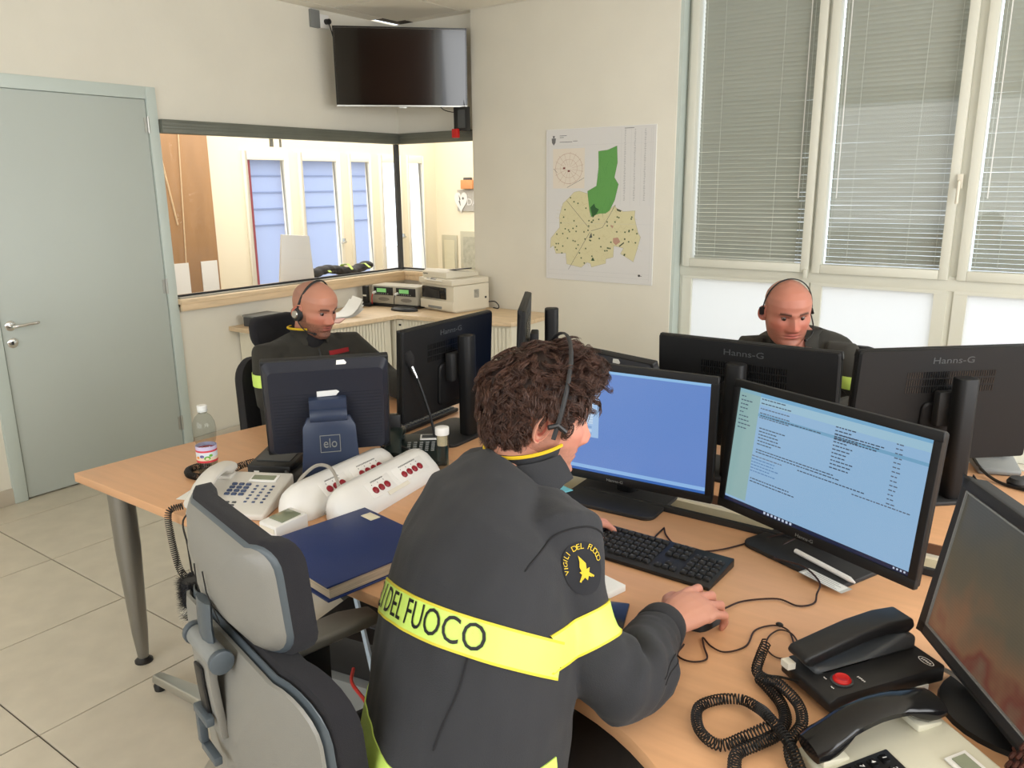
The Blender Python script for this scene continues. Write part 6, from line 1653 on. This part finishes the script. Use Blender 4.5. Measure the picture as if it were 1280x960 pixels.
badge_poly([(-.002, .020), (.002, .012), (.006, .004), (.004, -.006), (.010, -.004), (.006, -.012), (.009, -.020), (.004, -.016), (.0, -.022), (-.003, -.016), (-.009, -.019), (-.005, -.012), (-.009, -.005), (-.005, -.006), (-.006, .002), (-.003, .010)], 'flame_emblem', 'gold', .0034)
for s_ in (-1, 1): badge_poly([(s_ * .003, -.012), (s_ * .012, -.021), (s_ * .014, -.019), (s_ * .005, -.009)], 'crossed_axe', 'gold', .0033)
# seams: sleeve head, back yoke, sleeve length
def seam(fn, P, name='seam', r=.0016): 
    MB().tube([fn(*p) for p in spline3(P)], r, 5).build(name, 'seam', jkF, smooth=60)
def spline3(P): return [tuple(p)[:2] for p in spline([(a, b, 0) for a, b in P], 8)]
seam(lambda x, y: onarm(x, y, .0008), [(-.072, .02), (-.068, .06), (-.045, .10), (0, .125), (.05, .118), (.09, .09)], 'sleeve_seam', .0018)
seam(lambda x, y: onback(x, y, .0006), [(.20, -.03), (.195, -.08), (.18, -.13), (.17, -.17)], 'back_seam')
# elbow patch stitched on the sleeve
tFo = (wrR - elR).normalized()
oF = Vector((.75, -.25, -.45)); oF = (oF - tFo * oF.dot(tFo)).normalized()
def onfore(x, y, off): return invF @ clF.wrap(None, elR + tFo * .045, -tFo, oF, x, y, .06, off)
for P in ([(-.06, .04), (-.065, -.05), (-.02, -.09), (.04, -.085), (.065, -.04), (.06, .035)], [(-.052, .04), (-.057, -.045), (-.02, -.082), (.037, -.077), (.057, -.04), (.052, .035)]): seam(lambda x, y: onfore(x, y, .0006), P, 'patch_stitching', .001)
# cuff ring
cu = MB(); cdir = (wrR - elR).normalized(); cu.tube([wrR - cdir * .030, wrR - cdir * .026, wrR + cdir * .012, wrR + cdir * .015, wrR + cdir * .004], [.044, .049, .046, .041, .034], 28, invF); cu.build('cuff', 'jacket', jkF, smooth=60)
# collar
rows = collar_mb(nbF + Vector((-.004, .004, .010)), AZ, 0, .067, .062, gap=R(58), flare=.014, lean=.28)
rows_mesh(rows[:5], invF).build('collar', 'jacket', jkF, smooth=60)
rows_mesh(rows[3:], invF).build('collar_lining', 'yellow', jkF, smooth=60)
n_ = len(rows[0])
MB().tube([invF @ p for p in rows[3]], .0035, 6).build('collar_piping', 'yellow', jkF)
rw2 = [[p + Vector((0, 0, 0)) for p in rows[0]]]
fold = MB(); 
R1 = []
for dr, z in ((.010, .050), (.024, .030), (.038, .002), (.040, -.004), (.030, .0), (.012, .03)):
    row = []
    for i in range(n_):
        a = AZ + R(66) + (2 * PI - 2 * R(66)) * i / (n_ - 1); f = abs(i / (n_ - 1) - .5) * 2
        q = Vector((math.cos(a), math.sin(a), 0)) * (.069 + dr); q.z = z * (1 - .3 * f ** 2) + .28 * math.cos(a - AZ) * .08; row.append(nbF + Vector((-.004, .004, .010)) + q)
    R1.append(row)
rows_mesh(R1, invF).build('collar_fold', 'jacket', jkF, smooth=60)

# curly hair: clumps of tapered strands on the scalp plus a dark under-layer
def scalp_point(a, e):
    """direction angles -> point and normal on the skull (head space)"""
    d = Vector((math.cos(e) * math.cos(a), math.cos(e) * math.sin(a), math.sin(e)))
    c = Vector((0, -.003, .035)); ax_ = (.0775, .097 if d.y < 0 else .094, .083 if d.z > 0 else .14)
    k = 1 / math.sqrt((d.x / ax_[0]) ** 2 + (d.y / ax_[1]) ** 2 + (d.z / ax_[2]) ** 2)
    p = c + d * k; n = Vector((d.x / ax_[0] ** 2, d.y / ax_[1] ** 2, d.z / ax_[2] ** 2)).normalized()
    return p, n
def hair_ok(p):
    if p.y > .082 and p.z < .065: return False
    if p.y > .045 and p.z < .050: return False
    if p.y > .014 and p.z < .005 : return False
    if p.y > -.036 and p.y <= .018 and p.z < .020 and abs(p.x) > .05: return False
    if p.z < (-.090 if p.y < -.035 else -.045): return False
    return True
cap = MB(); na_, ne_ = 60, 34; vs = []
for j in range(ne_ + 1):
    e = R(-68 + 158 * j / ne_)
    for i in range(na_):
        a = 2 * PI * i / na_; p, n = scalp_point(a, e); ok = hair_ok(p)
        amp = .009 + .005 * mnoise.noise(p * 34) + (.005 if p.y > .02 and p.z > .07 else 0)
        if not ok: amp = -.010
        elif p.z < .04: amp = .009 + .004 * mnoise.noise(p * 34)
        if ok and p.z < -.045: amp = .004
        vs.append(p + n * amp)
fs = [(j * na_ + i, j * na_ + (i + 1) % na_, (j + 1) * na_ + (i + 1) % na_, (j + 1) * na_ + i) for j in range(ne_) for i in range(na_)]
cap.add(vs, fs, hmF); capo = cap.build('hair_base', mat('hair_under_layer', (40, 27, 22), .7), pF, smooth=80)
rs = random.Random(11); hv, hf_ = [], []
def add_strand(pts, r0):
    k0 = len(hv); n = len(pts)
    for i, p in enumerate(pts):
        tg = (pts[min(i + 1, n - 1)] - pts[max(i - 1, 0)]).normalized(); u = tg.orthogonal().normalized(); w = tg.cross(u); rr_ = r0 * (1 - .75 * (i / (n - 1)) ** 1.6)
        for q in range(3):
            a = 2 * PI * q / 3; hv.append(tuple(p + u * (rr_ * math.cos(a)) + w * (rr_ * math.sin(a))))
    for i in range(n - 1):
        for q in range(3): b = (q + 1) % 3; hf_.append((k0 + i * 3 + q, k0 + i * 3 + b, k0 + (i + 1) * 3 + b, k0 + (i + 1) * 3 + q))
guides = 0; tries = 0
while guides < 560 and tries < 5000:
    tries += 1
    a = rs.uniform(0, 2 * PI); e = math.asin(rs.uniform(math.sin(R(-66)), 1)); p, n = scalp_point(a, e)
    if not hair_ok(p): continue
    guides += 1
    crown = Vector((.0, -.055, .11)); away = (p - crown); away = (away - n * away.dot(n)).normalized() if away.length > 1e-4 else Vector((0, -1, 0))
    comb = away.copy(); top_front = p.y > .0 and p.z > .060
    if top_front: comb = (Vector((rs.uniform(-.5, .5), .9, .35))).normalized(); lift, L, st = .80, rs.uniform(.060, .085), 12
    elif p.z > .04: lift, L, st = .55, rs.uniform(.05, .07), 12
    else: comb = (away + Vector((0, 0, -.5))).normalized(); lift, L, st = .50, rs.uniform(.040, .055), 10
    if p.z < -.03: lift, L = .34, .034
    ph = rs.uniform(0, 6.28); cv = rs.choice((-1, 1)); g = [p + n * .007]; sw = n.cross(comb).normalized()
    for k in range(st):
        t_ = k / st; d = (n * lift * (1.25 - t_ * 2.6) + comb * (1 - .5 * t_) + sw * (1.0 * math.sin(ph + t_ * 6.0) * cv) + Vector((mnoise.noise(p * 30 + Vector((k * .3, 0, 0))), mnoise.noise(p * 30 + Vector((0, k * .3, 7))), 0)) * .3).normalized()
        q = g[-1] + d * (L / st)
        g.append(q)
    if rs.random() < .05: g = [g[0]] + [x + n * (.010 * (i / st)) for i, x in enumerate(g[1:], 1)]
    for s_ in range(17):
        o = n.orthogonal().normalized(); o2 = n.cross(o); rr_ = .0085 * math.sqrt(rs.random()); th_ = rs.uniform(0, 6.28); off = o * (rr_ * math.cos(th_)) + o2 * (rr_ * math.sin(th_)); lf = n * rs.uniform(-.003, .004)
        m_ = rs.uniform(.35, .8); ls = rs.uniform(.75, 1.0); nn_ = max(5, int(len(g) * ls))
        pts = [hmF @ (g[i] + off * (1 - m_ * i / (len(g) - 1)) + lf * (i / len(g)) + Vector((rs.uniform(-1, 1), rs.uniform(-1, 1), rs.uniform(-1, 1))) * .0005) for i in range(nn_)]
        add_strand(pts, rs.uniform(.0006, .00095))
for i in range(260):      # short flyaway hairs at the nape and over the ears
    a = rs.uniform(PI, 2 * PI); e = R(rs.uniform(-50, -20)); p, n = scalp_point(a, e)
    if not hair_ok(p): continue
    g = [p + n * .003]
    for k in range(5): g.append(g[-1] + (n * .3 + Vector((rs.uniform(-.4, .4), -.2, -1))).normalized() * .005)
    add_strand([hmF @ x for x in g], .0007)
me = bpy.data.meshes.new('hair'); me.from_pydata(hv, [], hf_); me.update(); me.shade_smooth(); me.materials.append(M['hair'])
ho = bpy.data.objects.new('hair', me); COL.objects.link(ho); ho.parent = pF; ho['kind'] = 'stuff'
headset('thin dark headset band over the curly brown hair', headF, 1, w=.104, top=.161, tilt=-6, cushion=False, boom=False, wide_band=.0045, band_r=.0022, y0=.006)

# ---------------------------------------------------------------- bald man at the left
def seated(label, base, az, headm, spine, elb, wri, mats_, beard, scalp, fat, skin, hands=True, gap=R(30)):
    r = Vector((math.sin(az), -math.cos(az), 0)); f = Vector((math.cos(az), math.sin(az), 0)); nb = Vector(spine[-1][0]) - Vector((0, 0, .015))
    arms = []
    hms = []
    for s_, e, w_ in zip((1, -1), elb, wri):
        sh = nb + r * (s_ * .180) + Vector((0, 0, -.062)); e = Vector(e); w_ = Vector(w_)
        arms.append([(sh - r * (s_ * .06), .068), (sh, .074), (sh.lerp(e, .5), .066), (e, .058), (e.lerp(w_, .5), .052), (w_, .044)])
        d = (w_ - e).normalized(); d.z = min(d.z, 0); d.normalize(); xx = d.cross(Vector((0, 0, 1))).normalized()
        hms.append((frame_m(w_ + d * .03, xx, d, xx.cross(d)), s_, (16, 22, 16)))
    pv = Vector(spine[0][0]); legs = []
    for s_ in (1, -1):
        hp = pv + r * (s_ * .09) + Vector((0, 0, .03)); kn = hp + f * .42 + Vector((0, 0, .01)); an = kn + f * .05; an.z = .10
        legs.append([(hp, .085), (kn, .072), (kn + f * .03 + Vector((0, 0, -.05)), .066), ((kn.x * .5 + an.x * .5, kn.y * .5 + an.y * .5, .28), .056), (tuple(an), .05)])
    return person(label, base, az, spine, arms, headm, hms, mats_, legs, skin=skin, beard=beard, scalp=scalp, fat=fat, vox=.011, amp=.004, jk_vox=.009, neck_r=.06 + fat * .1)
az1 = R(-16)
sp1 = [((1.80, 2.19, .50), .19, .14), ((1.79, 2.19, .60), .205, .15), ((1.785, 2.19, .72), .21, .15), ((1.79, 2.19, .83), .215, .145), ((1.805, 2.185, .91), .21, .13), ((1.815, 2.182, .965), .18, .10), ((1.82, 2.18, .99), .12, .08), ((1.825, 2.18, 1.01), .07, .065)]
h1 = head_mat((1.868, 2.180, 1.118), R(2), R(13))
p1, inv1, hm1, cl1, jk1 = seated('bald man with short beard and dark olive jacket seated at the left desk wing', (1.80, 2.18, 0), az1, h1, sp1, ((1.86, 1.93, .79), (2.02, 2.42, .79)), ((2.08, 2.00, .775), (2.24, 2.34, .775)), 'jacket_olive', .85, .35, .0, (188, 130, 106))
nb1 = Vector((1.825, 2.18, .995))
rows = collar_mb(nb1, az1, 0, .072, .050, gap=R(28), flare=.02, lean=.10)
rows_mesh(rows[:5], inv1).build('collar', 'jacket_olive', jk1, smooth=60); rows_mesh(rows[3:], inv1).build('collar_lining', 'jacket_olive', jk1, smooth=60)
k_ = len(rows[3]); 
MB().tube([inv1 @ p for p in rows[3][k_ * 12 // 20:]], .005, 6).build('yellow_collar_piping', 'yellow', jk1)
MB().sphere(tuple(inv1 @ (nb1 + Vector((.045, -.012, -.01)))), (.035, .05, .05)).build('shirt', 'shirt', p1)
f1 = Vector((math.cos(az1), math.sin(az1), 0)); r1 = Vector((math.sin(az1), -math.cos(az1), 0))
def patch(cl, inv, c, w, h, f, r, mt, name, parent, up=Vector((0, 0, 1))):
    vs = []; nx, ny = 8, 3
    for j in range(ny + 1):
        for i in range(nx + 1):
            o = Vector(c) + r * (-(i / nx - .5) * w) + up * ((j / ny - .5) * h)
            hit = cl.bvh.ray_cast(o + f * .3, -f, .6); p = hit[0] + f * .003 if hit[0] else o
            vs.append(inv @ p)
    return MB().add(vs, [(j * (nx + 1) + i, j * (nx + 1) + i + 1, (j + 1) * (nx + 1) + i + 1, (j + 1) * (nx + 1) + i) for j in range(ny) for i in range(nx)]).build(name, mt, parent)
patch(cl1, inv1, Vector((1.85, 2.18, .935)) - r1 * .085, .10, .018, f1, r1, mat('red_lettering_patch', (150, 30, 36), .8), 'chest_patch', jk1)
patch(cl1, inv1, Vector((1.85, 2.18, .925)) + r1 * .085, .10, .010, f1, r1, 'yellow', 'chest_patch', jk1)
tape(cl1, 'sleeve_band', 'hivis', jk1, Vector((1.795, 1.985, .86)), Vector((0, 0, 1)), Vector((-.3, -1, 0)).normalized(), .07, -.18, .18, -.022, .022, .003, nx=30, m=inv1)
zp = MB(); zv = []
for z in np.linspace(.96, .80, 12):
    hit = cl1.bvh.ray_cast(Vector((1.83, 2.18, z)) + f1 * .3, -f1, .6)
    if hit[0]: zv.append(inv1 @ (hit[0] + f1 * .002))
if len(zv) > 2: zp.tube(zv, .004, 6).build('zip', 'black', jk1)
headset('headset with silver ear disc worn by the bearded bald man', h1, 1, w=.080, top=.124, tilt=-10, y0=-.012)

# ---------------------------------------------------------------- bald man by the window
az2 = R(-86)
sp2 = [((3.54, 3.36, .50), .22, .17), ((3.54, 3.36, .60), .235, .185), ((3.54, 3.35, .72), .235, .18), ((3.54, 3.33, .83), .235, .165), ((3.535, 3.29, .91), .225, .145), ((3.53, 3.26, .965), .19, .11), ((3.525, 3.24, .99), .13, .085), ((3.52, 3.225, 1.01), .078, .072)]
h2 = head_mat((3.496, 3.155, 1.112), R(-57), R(12), R(2)) @ Matrix.Scale(1.10, 4)
p2, inv2, hm2, cl2, jk2 = seated('stocky bald man in dark jacket with headset seated before the frosted window', (3.53, 3.36, 0), az2, h2, sp2, ((3.30, 3.12, .80), (3.83, 3.16, .79)), ((3.36, 2.90, .775), (3.72, 2.93, .775)), 'jacket_olive', .35, .3, .10, (184, 120, 100))
nb2 = Vector((3.522, 3.235, .995))
rows = collar_mb(nb2, az2, 0, .080, .050, gap=R(30), flare=.02, lean=.15)
rows_mesh(rows[:5], inv2).build('collar', 'jacket_olive', jk2, smooth=60); rows_mesh(rows[3:], inv2).build('collar_lining', 'black_matt', jk2, smooth=60)
MB().sphere(tuple(inv2 @ (nb2 + Vector((0, -.05, -.01)))), (.05, .035, .05)).build('shirt', 'shirt', p2)
tape(cl2, 'sleeve_band', 'hivis', jk2, Vector((3.765, 3.20, .86)), Vector((0, 0, 1)), Vector((.2, -1, 0)).normalized(), .07, -.18, .18, -.025, .025, .003, nx=30, m=inv2)
f2 = Vector((math.cos(az2), math.sin(az2), 0)); r2 = Vector((math.sin(az2), -math.cos(az2), 0))
patch(cl2, inv2, Vector((3.53, 3.2, .88)) - r2 * .10, .05, .04, f2, r2, 'gold', 'chest_patch', jk2)
hs2 = headset('thin wire headset with boom microphone worn by the man at the window', h2, -1, w=.086, top=.126, tilt=-6, cushion=False, band_r=.0022, wide_band=.003)
